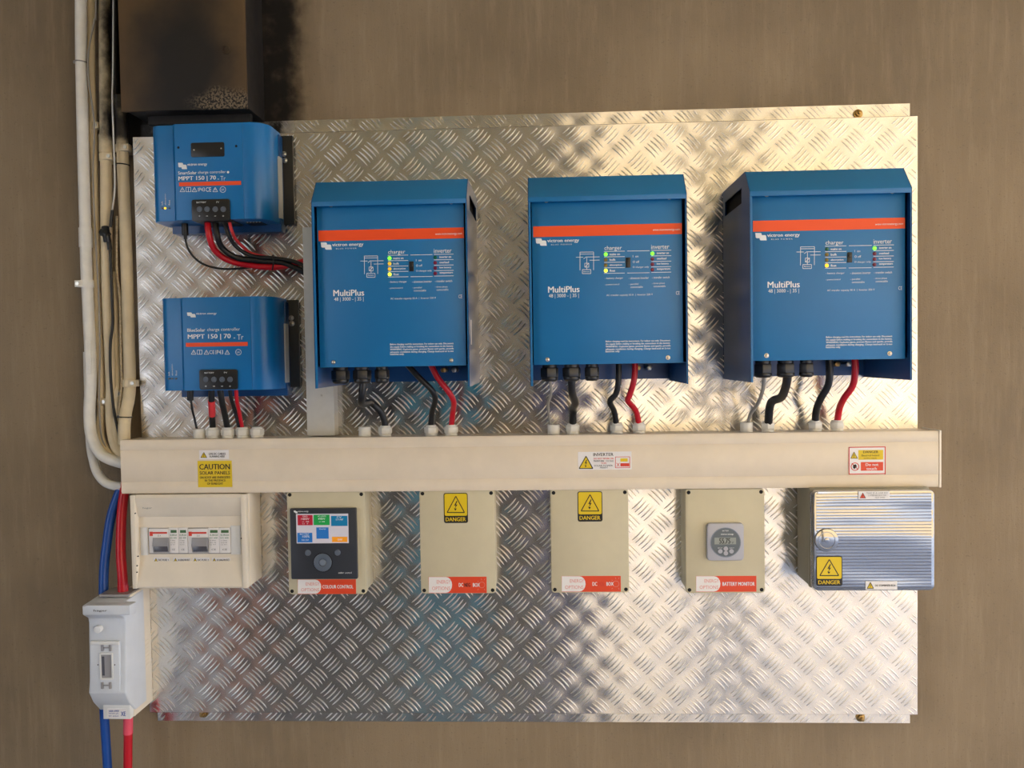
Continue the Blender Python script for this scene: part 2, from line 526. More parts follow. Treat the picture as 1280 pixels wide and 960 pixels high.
# ================================================================== STRUCTURE
FZ, CZ = -1.38, 1.08
YW = .037
struct('wall_front', MB().box(-2.6, 3.0, -YW - .2, -YW, FZ, CZ), M['wall'])
struct('floor', MB().box(-2.6, .42, -YW - .2, 3.2, FZ - .1, FZ), M['floor'])
struct('floor_bay', MB().box(.42, 3.0, -YW - .2, 3.2, FZ - .1, FZ), M['bay'])
struct('ceiling', MB().box(-2.8, 3.2, -YW - .2, 3.4, CZ, CZ + .1), M['ceil'])
struct('wall_left', MB().box(-2.8, -2.6, -YW - .2, 1.7, FZ, CZ), M['post'])  # unseen wall, kept dark and cut short to set the light from the left
struct('floor_yard', MB().box(-14, 22, 3.2, 24, FZ - .12, FZ - .02).box(3.0, 22, -6, 3.2, FZ - .12, FZ - .02).box(-14, -2.6, -6, 3.2, FZ - .12, FZ - .02), M['yard'])
struct('wall_neighbour', MB().box(-4, 16, 9.0, 9.3, FZ - .02, 2.6), M['house'])
BD = 3.0
DD = 2.1
def env_x(px):  # where the wall behind the room lies for a plate pixel (mirror direction)
    X = at(px, 760, 0)[0]
    return X * (DIST + BD) / DIST
# the back of the garage: wall, added streak panels, then the open bay on the right
struct('wall_back', MB().box(-2.6, env_x(742), BD, BD + .15, FZ, CZ), M['inner'])
def env_streak_panel(n, p0, p1, m):  # unseen added panels that put coloured and dark streaks into the plate's reflection
    a, b = (at(p, 760, 0)[0] * (DIST + DD) / DIST for p in (p0, p1))
    g = MB().box(a, b, DD + .02, DD + .06, FZ, .45)
    for k in (0, 1): g.box(a + .04, b - .04, DD + .005, DD + .02, FZ + .08 + k * .88, FZ + .88 + k * .88)
    struct('door_%d' % n, g, M[m])
env_streak_panel(1, 276, 322, 'terracotta'); env_streak_panel(2, 520, 592, 'teal'); env_streak_panel(3, 682, 742, 'navy'); env_streak_panel(4, 326, 508, 'post'); env_streak_panel(5, 596, 676, 'taupe')  # navy one stands in for the person at the camera
struct('trim_1', MB().box(env_x(885), env_x(925), BD, BD + .15, FZ, CZ), M['post'])

# ================================================================== TREAD PLATE
PXL, PXR, PZB, PZT = -.82998, .723147, -.720795, .455037
FXR = at(1137, 500, -.035)[0]
FZT = at(1136, 129.5, -.035)[1]; FZB = at(1139, 903.5, -.035)[1]
panel = thing('tread_plate_panel', (0, .035, PZB), 'large aluminium five-bar tread plate fixed to the brown wall behind all the equipment', 'panel')
build('face_sheet', MB().box(PXL, PXR, -.002, 0, PZB, PZT), M['plate'], panel)
build('top_flange', MB().box(PXL, FXR, -.035, -.0335, PZT - .003, FZT).box(PXL, FXR, -.035, -.002, PZT - .004, PZT - .002), M['plate_soot'], panel)
build('bottom_flange', MB().box(PXL + .0, FXR, -.035, -.0335, FZB, PZB + .003).box(PXL, FXR, -.035, -.002, PZB + .002, PZB + .004), M['plate'], panel)

build('fold_shadow_strip', MB().box(PXL, PXR, -.0035, -.002, PZT, PZT + .0011), M['post'], panel)  # dark strip standing in for the shadow line along the fold
build('fold_shadow_strip', MB().box(PXL, PXR, -.0035, -.002, PZB - .0011, PZB), M['post'], panel)
def bars(x0, x1, z0, z1, d, zoff=0.0):
    mb = MB()
    i0, i1 = int((x0 - PX0) / (PERX / 2)) - 2, int((x1 - PX0) / (PERX / 2)) + 2
    j0, j1 = int((z0 - PZ0) / (PERZ / 2)) - 2, int((z1 - PZ0) / (PERZ / 2)) + 2
    S = 8; K = 5
    for i in range(i0, i1 + 1):
        for j in range(j0, j1 + 1):
            if (i + j) % 2: continue
            back = i % 2 == 0                   # "\" groups
            ux, uz = (.7071, -.7071) if back else (.7071, .7071)
            vx, vz = (.7071, .7071) if back else (.7071, -.7071)
            cx, cz = PX0 + i * PERX / 2, PZ0 + zoff + j * PERZ / 2
            for b in range(5):
                o = (b - 2) * .0083
                hl = .0175 + random.uniform(-.0006, .0006)
                st = []
                for k in range(S + 1):
                    t = -hl + 2 * hl * k / S
                    bow = .0016 * (1 - (t / hl) ** 2)
                    px = cx + ux * t + vx * (o + bow); pz = cz + uz * t + vz * (o + bow)
                    if x0 + .001 < px < x1 - .001 and z0 + .001 < pz < z1 - .001: st.append((px, pz, t / hl))
                if len(st) < 4: continue
                base = len(mb.v)
                for px, pz, q in st:
                    wd = .0016 * math.sqrt(max(0.02, 1 - q * q)); h = .0013 * math.sqrt(max(0, 1 - q * q))
                    for a in range(K):
                        th = PI * a / (K - 1)
                        mb.v.append((px + vx * wd * math.cos(th), -(d + h * math.sin(th) - .0001), pz + vz * wd * math.cos(th)))
                for k in range(len(st) - 1):
                    for a in range(K - 1):
                        p = base + k * K + a
                        mb.f.append((p, p + 1, p + K + 1, p + K))
    return mb
def stuff(o): o['kind'] = 'stuff'; return o
stuff(build('tread_bars', bars(PXL, PXR, PZB, PZT, 0), M['bars'], panel, smooth=True))
fs_ = build('flange_tread_bars', bars(PXL, FXR, PZT - .012, FZT, -.0335, .006), M['plate_soot'], panel, smooth=True); stuff(fs_)
stuff(build('flange_tread_bars', bars(PXL, FXR, FZB, PZB + .012, -.0335, -.004), M['bars'], panel, smooth=True))
for px, py in ((1073, 142), (1076, 897), (254, 892)):
    x, z = at(px, py, -.03)
    g = MB().disc(x, z, .009, -.033, -.031, 20).disc(x, z, .0065, -.031, -.025, 6).disc(x, z, .0035, -.025, -.019, 12)
    build('fixing_bolt', g, M['brass'], panel, bevel=.0004)

# ================================================================== BURNT CABINET
ex0, _, ez0, _ = R4(150, 60, 307, 137.5, .078)
ex1 = at(307, 70, .078)[0]
ET = .85
cab = thing('burnt_cabinet', ((ex0 + ex1) / 2, YW, ez0), 'fire-blackened steel cabinet in the top left corner above the upper charge controller', 'cabinet')
build('body', MB().box(ex0 + .004, ex1 - .002, -.031, .070, ez0 + .004, ET).box(ex0 + .006, ex1 - .004, -.0369, -.0312, FZT + .003, ET), M['burnt_dark'], cab, bevel=.002)
build('door', MB().box(ex0, ex1, .0705, .078, ez0, ET + .002), M['burnt'], cab, bevel=.0015)
kx, kz = at(282, 62, .08)
build('lock_plug', MB().ring(kx, kz, .0085, .006, .0775, .081).disc(kx, kz, .006, .0775, .079), M['burnt'], cab, smooth=True)
build('bottom_lip', MB().box(ex0 + .03, ex1 - .01, .02, .03, ez0 - .012, ez0 + .005), M['burnt_dark'], cab)

# ================================================================== INVERTER CHARGERS
# printed layout is measured on the middle unit; the others repeat it
IW, IH, ID = .272, .366, .218
C2 = (.1057, -.0508)
FD = ID - .012
def frame(c, w_=IW):
    return c[0] - w_ / 2, c[0] + w_ / 2, c[1], c[1] + IH
ICACHE = {}
def inverter(c, leds, label, name='inverter_charger'):
    dx, dz = c[0] - C2[0], c[1] - C2[1]
    t = thing(name, (c[0], 0, c[1]), label, 'inverter', 'blue inverter chargers on the tread plate')
    x0, x1, z0, z1 = frame(c)
    zp = z0 + .0365                # underside of the body
    lip = z1 - .0485; fold = z1 - .040
    def part(key, fn, m, bevel=0, smooth=False, par=None, nm=None):
        me = ICACHE.get(key)
        if me is None:
            o = build(nm or key, fn(), m, par or t, bevel, smooth); ICACHE[key] = o.data
        else:
            o = build(nm or key, None, m, par or t, mesh=me)
        return o
    T = .0016
    hz1, hz0, hd0, hd1 = z1 - .023, z1 - .050, .022, .160
    def side(xa, xb):
        def fn():
            g = MB()
            # side sheet with a vent hole: ring of quads between outline and hole, extruded
            out = [(.002, z0), (ID, z0), (ID, fold), (ID - .033, z1), (.002, z1)]
            A = [(.002, z0), (ID, z0), (ID, fold), (ID - .033, z1), (.002, z1)]
            H = [(hd0, hz0), (hd1, hz0), (hd1, hz1), (hd0, hz1)]
            faces2 = [[A[0], A[1], H[1], H[0]], [A[1], A[2], H[2], H[1]], [A[2], A[3], H[2]], [A[3], A[4], H[3], H[2]], [A[4], A[0], H[0], H[3]]]
            vs, idx = [], {}
            for q in A + H:
                idx[q] = len(vs) // 2
                vs += [(xa, -q[0], q[1]), (xb, -q[0], q[1])]
            fs = []
            for f in faces2:
                fs.append(tuple(idx[q] * 2 for q in f)); fs.append(tuple(idx[q] * 2 + 1 for q in reversed(f)))
            for loop in (A, H):
                for k in range(len(loop)):
                    a, b = idx[loop[k]] * 2, idx[loop[(k + 1) % len(loop)]] * 2
                    fs.append((a, b, b + 1, a + 1))
            g.add(vs, fs)
            return g
        return fn
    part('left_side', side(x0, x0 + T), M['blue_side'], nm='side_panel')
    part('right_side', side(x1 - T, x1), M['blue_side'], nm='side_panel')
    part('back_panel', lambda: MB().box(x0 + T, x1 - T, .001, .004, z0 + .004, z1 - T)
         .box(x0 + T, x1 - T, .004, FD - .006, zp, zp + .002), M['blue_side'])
    part('inner_box', lambda: MB().box(x0 + .007, x1 - .007, .165, FD - .004, zp + .002, lip).box(x0 + .007, x1 - .007, .006, .178, zp + .004, z1 - .004), M['void'], nm='inner_housing')
    def hood():
        o = [(.002, z1 - T), (.002, z1), (ID - .033, z1), (ID, fold), (ID, lip), (ID - T, lip), (ID - T, fold), (ID - .034, z1 - T)]
        return MB().prism_dz(o, x0, x1)
    part('hood', hood, M['blue'], bevel=.0006)
    part('front_panel', lambda: MB().box(x0 + .006, x1 - .0065, FD - .002, FD, zp, lip + .01), M['blue'], bevel=.0005)
    part('left_lip', lambda: MB().box(x0, x0 + .0045, ID - .0015, ID, z0, lip), M['blue'], nm='front_flange')
    part('right_lip', lambda: MB().box(x1 - .0025, x1, ID - .0015, ID, z0, lip), M['blue'], nm='front_flange')
    def stripe():
        a, b, cc, e = R4(666.5, 281, 852.5, 294.5, FD + .0003)
        return MB().quad(a + dx, b + dx, cc + dz, e + dz, FD + .0003)
    part('orange_stripe', stripe, M['orange'])
    def letters():
        g = MB(); d = FD + .0005
        T_ = lambda s, a, b, c_, e, bo=.01: text(g, s, a, b, c_, e, d, bo)
        T_('www.victronenergy.com', 816, 285.7, 850, 289, .014)
        logo(g, 669, 298, 683.5, 307.5, d)
        T_('victron energy', 684, 298.6, 724, 303.8, .03)
        T_('B L U E   P O W E R', 689, 304.8, 715, 306.4)
        T_('charger', 755.5, 307.3, 777.3, 313.8, .012); T_('inverter', 814, 305.8, 836.5, 311.2, .012)
        T_('MultiPlus', 685, 357.8, 724.5, 365.6, .02); T_('48 | 3000 - | 35 |', 686, 367.2, 723.5, 373, .01)
        for k, (s, x2) in enumerate((('mains on', 775), ('bulk', 769.5), ('absorption', 777.5), ('float', 769))):
            T_(s, 762, 316.4 + 6.8 * k, x2, 319.2 + 6.8 * k, .02)
        for k, (s, x2) in enumerate((('inverter on', 836), ('overload', 833), ('low battery', 836), ('temperature', 838))):
            T_(s, 821, 314.8 + 6.8 * k, x2, 317.6 + 6.8 * k, .02)
        for k, (s, x2) in enumerate((('I  on', 798), ('O off', 799), ('O charger only', 811))):
            T_(s, 791, 319 + 6.8 * k, x2, 321.8 + 6.8 * k, .01)
        for s, a, b, a2, b2 in (('- battery charger', 756, 346.5, 779, 349.3), ('- sinewave inverter', 786, 346, 811, 348.8), ('- transfer switch', 815, 345.3, 837, 348.1),
                                ('- powercontrol', 756, 354.5, 774, 357), ('- parallel', 786, 354, 798, 356.6), ('connectable', 788, 357.3, 803.5, 359.9),
                                ('- three phase', 815, 353, 831, 355.6), ('connectable', 817, 356.3, 832, 358.9),
                                ('AC transfer capacity 50 A  |  Inverter 230 V', 758, 367.3, 816, 370.3), ('CE', 845, 364, 849.5, 368.4)):
            T_(s, a, b, a2, b2, .012)
        for k, (s, x2) in enumerate((('Before charging read the instructions. For indoor use only. Disconnect', 838), ('the supply before making or breaking the connections to the battery.', 838),
                                     ('WARNING: Explosive gases, prevent flames and sparks, provide', 838.3), ('adequate ventilation during charging. Charge lead-acid or Li-ion', 838), ('batteries only.', 775))):
            T_(s, 757, 425 + 3.25 * k, x2, 427.9 + 3.25 * k, .016)
        L = []
        for k in range(5): L.append((755, 314.3 + 6.85 * k, 781, 313.9 + 6.85 * k)); L.append((814, 313.1 + 6.85 * k, 839, 312.7 + 6.85 * k))
        L += [(784, 313.8, 812, 313.4), (784, 341.3, 812, 340.9)]
        L += [(725, 315.2, 742, 315), (725, 317.6, 742, 317.4), (725, 315, 725, 338), (742, 315, 742, 337.6), (720, 321.5, 729, 321.5), (733, 321.3, 749.5, 321.1), (737, 325.3, 749.5, 325.1),
              (733.5, 322, 733.5, 337), (729.5, 323.5, 733, 321), (731, 329, 736, 329), (731, 329, 731, 334), (736, 329, 736, 334), (731, 334, 736, 334), (731, 334, 736, 329),
              (728, 337, 738.5, 337), (728, 342, 738.5, 342), (728, 337, 728, 342), (738.5, 337, 738.5, 342)]
        lines(g, L, .55, d)
        T_('Battery', 729.5, 338.6, 737, 340.6, .01)
        return MB().add([(v[0] + dx, v[1], v[2] + dz) for v in g.v], g.f)
    part('printed_lettering', letters, M['white_ink'])
    def sw():
        a, b, cc, e = R4(782.2, 322, 788, 334.6, FD)
        return MB().box(a + dx, b + dx, FD - .001, FD + .0012, cc + dz, e + dz).box(a + .0015 + dx, b - .0015 + dx, FD, FD + .004, (cc + e) / 2 + dz, e - .003 + dz)
    part('rocker_switch', sw, M['black'], bevel=.0003)
    pos = [(757.2, 318), (757.2, 324.8), (757.2, 331.6), (757.2, 338.3), (815.5, 317), (815.5, 323.7), (815.5, 330.4), (815.5, 337.2)]
    for (px, py), lm in zip(pos, leds):
        x, z = at(px, py, FD); x += dx; z += dz
        o = build('indicator_led', MB().disc(x, z, .0032, FD, FD + .0008, 16).disc(x, z, .0029, FD + .0008, FD + .0025, 16, .0015), M[lm], t, smooth=True)
        if '_off' not in lm: lab(o, 'lit indicator lamp')
    for px, py in ((683, 251), (836.5, 247), (684.5, 449.5), (835, 447)):
        x, z = at(px, py, FD); screw(t, x + dx, z + dz, FD, .0038)
    # cable glands below
    for px, rr_ in ((-.1026, .0165), (-.0632, .0168), (-.0269, .0135)):
        def gl():
            x = c[0] + px
            g = MB().vcyl(x, .17, [(zp + .004, rr_ * .8), (zp - .006, rr_ * .8)], 20)
            g.vcyl(x, .17, [(zp - .006, rr_), (zp - .022, rr_)], 6)
            g.vcyl(x, .17, [(zp - .022, rr_ * .92), (zp - .027, rr_ * .9), (zp - .030, rr_ * .7)], 20)
            return g
        part('gland%f' % px, gl, M['black'], nm='black_cable_gland', bevel=.0008)
    for px, py in ((798, 459.5), (812, 459.5)):
        x, z = at(px, py, .05)
        o = build('terminal_bolt', MB().disc(x + dx, z + dz, .0055, .004, .05, 6), M['brass' if px == 798 else 'steel'], t, bevel=.0006)
    return t

C1 = (-.2721, -.0498); C3 = (.4836, -.0496)
OFF3 = ['led_red_off'] * 3
inv1 = inverter(C1, ['led_green', 'led_yellow_half', 'led_yellow_half', 'led_yellow', 'led_green_off'] + OFF3,
                'leftmost blue inverter, above the two charge controllers\' side, its inverter lamp unlit')
inv1['label'] = 'leftmost of the three blue inverters, with pale right side and unlit inverter lamp'
inv2 = inverter(C2, ['led_green', 'led_amber_off', 'led_amber_off', 'led_yellow', 'led_green'] + OFF3,
                'middle of the three blue inverters, mains lamp green and float lamp yellow')
inv3 = inverter(C3, ['led_green_off', 'led_amber_off', 'led_amber_off', 'led_amber', 'led_green'] + OFF3,
                'rightmost of the three blue inverters, dark left side showing, mains lamp unlit')
# rating sticker on the right side of the left inverter
_z0 = at(598, 428, .1)[1]; _z1 = at(598, 402, .1)[1]
_x = C1[0] + IW / 2
build('rating_sticker', MB().box(_x, _x + .0004, .165, .182, _z0 - .005, _z1), M['label'], inv1)

# ================================================================== CHARGE CONTROLLERS
def controller(px0, px1, pyt, pyb, label, kind):
    D0, D1 = .012, .098
    ys = (pyt + pyb) / 2
    x0 = at(px0, ys, .07)[0]; x1 = at(px1, ys, .045)[0]
    zt = at((px0 + px1) / 2, pyt, .07)[1]; zb = at((px0 + px1) / 2, pyb, .08)[1]
    t = thing('charge_controller', ((x0 + x1) / 2, 0, zb), label, 'controller', 'blue charge controllers')
    rx = at(218 if kind == 1 else 228, ys, D1)[0]; jx = at(304 if kind == 1 else 314, ys, D1)[0]; ex = x1 - .020
    prof = [(x0, D0), (x0, .072)]
    for k in range(1, 6):
        a = PI / 2 * k / 5; prof.append((x0 + .018 * (1 - math.cos(a)), .072 + .018 * math.sin(a)))
    prof += [(rx - .004, .091), (rx, .096), (rx + .002, D1), (jx - .0005, D1), (jx, D1 - .0012), (jx + .0005, D1 - .0003)]
    prof += [(x1 - .034, D1)]
    for k in range(1, 8):
        a = PI / 2 * k / 7; prof.append((x1 - .034 + .034 * math.sin(a), D1 - .036 * (1 - math.cos(a))))
    prof += [(x1, D0)]
    body = MB().prism_xd(prof, zb + .001, zt)
    build('cover', body, M['blue_cover'], t, bevel=.006, seg=3)
    hx0, hx1 = x0 + .012, x1 + .006
    build('base_tray', MB().box(hx0, x1 + .003, .001, .03, zb - .014, zt - .006), M['blue_side'], t, bevel=.001)
    fx0, fx1, fzb, fzt = R4(*((346, 170, 367, 281) if kind == 1 else (352, 375, 374, 484)), .008)
    build('mounting_plate', MB().box(x0 + .02, fx1, .0006, .010, fzb, fzt), M['black'], t, bevel=.001)
    for px, py in (((355, 192.5), (356, 200.5)) if kind == 1 else ((364, 397.5), (365, 404.5))):
        x, z = at(px, py, .011); screw(t, x, z, .010, .0052)
    g = MB()
    for k in range(5):
        g.box(x1 + .0005, x1 + .0042, .018 + k * .004, .0195 + k * .004, zb + .012, zt - .05)
    build('heat_sink_fins', g, M['alu_trunk'], t)
    d = D1 + .0006
    # terminal block
    bx = (239.5, 249, 287, 276) if kind == 1 else (249, 462, 296.5, 487)
    a, b, c, e = R4(*bx, D1 + .004)
    blk = MB().rrect(a, b, c, e, .03, D1 + .004, .004)
    tb = build('terminal_block', blk, M['black'], t, bevel=.0008)
    scx = (249.3, 258.8, 269, 279) if kind == 1 else (257.2, 267.4, 277.5, 287.5)
    scy = 261.5 if kind == 1 else 474.3
    for px in scx:
        x, z = at(px, scy, D1 + .0045)
        build('terminal_screw', MB().ring(x, z, .0052, .0038, D1 + .004, D1 + .005, 18).disc(x, z, .0034, D1 + .0035, D1 + .0045, 14), M['btn'], tb, smooth=True)
    g = MB(); dd = D1 + .0046
    if kind == 1: text(g, 'BATTERY', 245.6, 251.9, 257.7, 253.9, dd); text(g, 'PV', 270.5, 251.7, 274, 253.7, dd)
    else: text(g, 'BATTERY', 255.6, 465, 267.5, 467, dd); text(g, 'PV', 280, 464.8, 284, 466.8, dd)
    for px, s in zip(scx, ('+', '-', '-', '+')):
        y = scy + 7.5; h = 1 if s == '+' else .25
        text(g, s, px - 1.2, y + 1 - h, px + 1.2, y + 1 + h, dd)
    build('printed_lettering', g, M['white_ink'], tb)
    # printing on the cover
    g = MB(); T_ = lambda s, a, b, c, e, bo=.01: text(g, s, a, b, c, e, d, bo)
    o = MB()
    if kind == 1:
        logo(g, 222.2, 203.5, 233.8, 211.8, d); T_('victron energy', 234, 203.7, 259, 208, .03)
        T_('SmartSolar', 222.6, 214, 245.8, 218, .025); T_('charge controller', 247.5, 213.3, 282.3, 217.8, .004)
        x, z = at(285, 215.2, d); g.disc(x, z, .0022, d - .0001, d, 12)
        T_('MPPT 150 | 70', 223, 220, 270, 226.6, .022); T_('- Tr', 272, 220, 281.8, 225.6, .012)
        fill(o, 223.8, 227, 301.4, 232, d)
        icons, iy0, iy1 = (225, 232.5, 240, 247.5, 257, 266, 274.5), 234.2, 239.6
    else:
        logo(g, 233.3, 390.6, 244.8, 397, d); T_('victron energy', 245, 390.5, 270.8, 394, .03)
        T_('BlueSolar', 234, 410.4, 256.6, 414.6, .025); T_('charge controller', 259, 409.6, 300, 414.8, .004)
        T_('MPPT 150 | 70', 234.6, 417.6, 288.5, 425, .022); T_('- Tr', 292, 418, 304.2, 424.5, .012)
        fill(o, 232.3, 428, 309.7, 433, d)
        icons, iy0, iy1 = (239, 246.5, 255, 261.5, 269.5, 281, 294), 437.6, 442.8
    for k, ix in enumerate(icons):
        wd = 6
        if k in (0, 2, 5): lines(g, [(ix, iy1, ix + 3, iy0), (ix + 3, iy0, ix + wd, iy1), (ix, iy1, ix + wd, iy1), (ix + 3, iy0 + 2, ix + 3, iy1 - 1.4)], .6, d)
        elif k == 1: lines(g, [(ix, iy0, ix + wd, iy0), (ix + wd, iy0, ix + wd, iy1), (ix + wd, iy1, ix, iy1), (ix, iy1, ix, iy0), (ix + 3, iy0, ix + 3, iy1)], .6, d)
        elif k == 3: T_('IP43' if kind == 1 else 'CE', ix, iy0 + .3, ix + (8.5 if kind == 1 else 6.5), iy1 - .3)
        elif k == 4: T_('CE' if kind == 1 else 'IP43', ix, iy0, ix + (7 if kind == 1 else 9.5), iy1)
        else:
            x, z = at(ix + 4, (iy0 + iy1) / 2, d); g.ring(x, z, .0058, .005, d - .0001, d); T_('LK', ix + 2, iy0 + 1.4, ix + 6, iy1 - 1.4)
    ox, oy = (200, 0) if kind == 1 else (210, 213)
    for s, yy in (('bulk', 256.5), ('absorption', 256.5), ('float', 256.5)):
        px = {'bulk': 202.6, 'absorption': 206.8, 'float': 211.6}[s]; ln = {'bulk': 5, 'absorption': 14.5, 'float': 6.5}[s]
        if kind == 2: px += 8.6
        a, b, c, e = R4(px - 1.1, oy + yy - ln, px + 1.1, oy + yy, .0915)
        vs, fs2 = glyphs(s, .01)
        g.add([(b - (b - a) * v, -.0915, c + (e - c) * u) for u, v in vs], fs2)
    build('printed_lettering', g, M['white_ink'], t)
    build('orange_stripe', o, M['orange'], t)
    for k, px in enumerate((202.6, 206.5, 211.6)):
        if kind == 2: px += 8.6
        x, z = at(px, oy + 260.3, .091)
        lit = k == 1
        q = build('indicator_led', MB().disc(x, z, .002, .085, .0922, 12), M['led_amber' if (lit and kind == 1) else 'btn'], t, smooth=True)
    g = MB()
    gx = (308, 327, 275, 279) if kind == 1 else (318, 337, 479, 483)
    a, b, c, e = R4(gx[0], gx[2], gx[1], gx[3], .06)
    gr = build('ventilation_slot', MB().box(a, b, .03, .062, c, e), M['black'], t)
    for k in range(5):
        xx = a + (b - a) * (k + .5) / 5; g.box(xx - .0012, xx + .0012, .06, .0632, c + .001, e - .001)
    build('ventilation_slats', g, M['alu_trunk'], gr)
    if kind == 1:
        a, b, c, e = R4(238.6, 178, 280.3, 196, D1 + .001)
        dp = build('display_window', MB().rrect(a, b, c, e, D1 - .001, D1 + .0012, .003), M['black'], t, bevel=.0004)
        for px, py in ((242.5, 187.5), (276.5, 185.5)):
            x, z = at(px, py, D1 + .0012); screw(dp, x, z, D1 + .0012, .0014)
        for px, py in ((223, 184.4), (295.3, 182.6)):
            x, z = at(px, py, D1); build('screw_hole', MB().disc(x, z, .0024, D1 - .001, D1 + .0003, 12), M['void'], t)
    return t
ctl1 = controller(194.5, 345, 159, 277, 'upper blue charge controller with a black display window, just below the burnt cabinet', 1)
ctl2 = controller(206.4, 353, 372.5, 488, 'lower blue charge controller without display window, above the left end of the trunking', 2)

# ================================================================== TRUNKING
TD = .075
tx0 = at(151, 585, TD)[0]; tx1 = at(1173, 575, TD)[0]
tz1 = at(660, 544.5, TD)[1]; tz0 = at(660, 613, TD)[1]
trunk = thing('cable_trunking', ((tx0 + tx1) / 2, 0, tz0), 'long cream horizontal cable trunking across the middle of the tread plate', 'trunking')
build('trunk_base', MB().box(tx0 + .002, tx1, .001, TD - .006, tz0 + .001, tz1 - .0015), M['cream'], trunk, bevel=.0008)
gr1, gr2 = at(1100, 553, TD)[1], at(1100, 594, TD)[1]
lidp = [(TD - .02, tz0), (TD - .002, tz0), (TD, tz0 + .004), (TD, gr2 - .0012), (TD - .0009, gr2), (TD, gr2 + .0012), (TD, gr1 - .0012), (TD - .0009, gr1), (TD, gr1 + .0012),
        (TD, tz1 - .004), (TD - .002, tz1), (TD - .02, tz1), (TD - .02, tz1 - .0012), (TD - .004, tz1 - .0016), (TD - .004, tz0 + .0016), (TD - .02, tz0 + .0012)]
build('trunk_lid', MB().prism_dz(lidp, tx0, tx1 + .0005), M['cream'], trunk, smooth=True)
build('end_cap', MB().rrect(tx1 + .001, tx1 + .0052, tz0 - .001, tz1 + .001, .0, TD + .001, .001), M['cream2'], trunk, bevel=.0008)

def glandw(px, plain=False, yellow=False):
    y0_ = 551 - (px - 151) * .0127
    x, _ = at(px, y0_ - 6, .04); z = tz1
    g = MB()
    if plain:
        g.vcyl(x, .04, [(z - .004, .0118), (z + .017, .0118), (z + .018, .0108)], 20)
    else:
        g.vcyl(x, .04, [(z - .004, .0118), (z + .004, .0118)], 20)
        g.vcyl(x, .04, [(z + .004, .0128), (z + .0055, .0138), (z + .0155, .0138), (z + .0165, .0125)], 6 if not yellow else 8)
        g.vcyl(x, .04, [(z + .0165, .0110), (z + .020, .0098)], 20)
    build('cable_gland', g, M['gland'], trunk, bevel=.0005)
for px, pl in ((249, 1), (266, 0), (285, 0), (303.5, 0), (321.5, 0), (456, 1), (481.5, 0), (539, 0), (564, 0), (692, 1), (716, 0), (771, 0), (799, 0), (933, 1), (960, 0), (1019, 0), (1046, 0)):
    glandw(px, bool(pl))

SD = TD + .0006
def warn_tri(x0, y0, x1, y1, d, par, fillm='yellow', lw=.8):
    xm = (x0 + x1) / 2; h = y1 - y0
    g = MB(); poly(g, [(x0, y1), (x1, y1), (xm, y0)], d)
    build('warning_triangle', g, M[fillm], par)
    g = MB(); lines(g, [(x0, y1, xm, y0), (xm, y0, x1, y1), (x0, y1, x1, y1)], lw, d + .0002)
    # bolt
    w_ = x1 - x0
    poly(g, [(xm + .04 * w_, y0 + .28 * h), (xm - .10 * w_, y0 + .58 * h), (xm - .01 * w_, y0 + .56 * h), (xm - .05 * w_, y0 + .76 * h), (xm + .10 * w_, y0 + .50 * h), (xm + .01 * w_, y0 + .52 * h), (xm + .09 * w_, y0 + .30 * h)], d + .0002)
    poly(g, [(xm - .10 * w_, y0 + .74 * h), (xm + .05 * w_, y0 + .76 * h), (xm - .03 * w_, y0 + .90 * h)], d + .0002)
    build('printed_lettering', g, M['black_ink'], par)
def sticker(name, x0, y0, x1, y1, d, par, m, r=0, th=.0003):
    a, b, c, e = R4(x0, y0, x1, y1, d)
    g = MB().rrect(a, b, c, e, d - .0003, d, r) if r else MB().box(a, b, d - .0003, d, c, e)
    return build(name, g, M[m], par)
def printed(par, m, d, items, nm='printed_lettering'):
    g = MB()
    for it in items: text(g, it[0], it[1], it[2], it[3], it[4], d, it[5] if len(it) > 5 else .012)
    return build(nm, g, M[m], par)

s = lab(sticker('warning_sticker', 249, 562.5, 286, 574, SD, trunk, 'label'), 'small white live cables sticker')
warn_tri(251, 565.5, 258.6, 572, SD + .0002, s, lw=.6)
printed(s, 'black_ink', SD + .0003, [('LIVE DC CABLES', 261, 566, 282, 568.6, .03), ('RUNNING HERE', 262, 569.4, 281, 571.8, .03)])
s = lab(sticker('warning_sticker', 247.3, 576, 290, 609, SD, trunk, 'yellow'), 'yellow CAUTION sticker')
printed(s, 'black_ink', SD + .0003, [('CAUTION', 249, 580, 287.5, 586.8, .035), ('SOLAR PANELS', 249.5, 589, 287.5, 593.2, .025), ('ON ROOF ARE ENERGIZED', 249.7, 595.3, 288, 598.2, .02),
                                      ('IN THE PRESENCE', 256, 599.2, 282, 601.9, .02), ('OF SUNLIGHT', 259, 603.2, 279, 605.9, .02)])
s = lab(sticker('warning_sticker', 722.5, 564.6, 789.5, 587, SD, trunk, 'label'), 'white inverter warning sticker')
warn_tri(724, 570.2, 741, 585.6, SD + .0002, s, lw=1.1)
printed(s, 'black_ink', SD + .0003, [('INVERTER', 741.5, 566.3, 766.8, 570, .03), ('MAINTAIN', 742, 575.2, 755, 577.2, .02), ('VOLTAGE', 757, 575.2, 767, 577.2, .0), ('SOLAR POWER', 742.5, 581, 766, 583, .01), ('PRESENT', 750, 583.6, 760, 585.4, .0)])
printed(s, 'red_ink', SD + .0003, [('DO NOT WORK ON', 742, 572.2, 767, 574.2, .02), ('THIS', 751, 578, 758, 579.8, .02)])
g = MB(); lines(g, [(769.3, 571.2, 787.2, 571), (769.3, 584.8, 787.2, 584.6), (769.3, 571, 769.3, 585), (787.2, 571, 787.2, 585)], .7, SD + .0003)
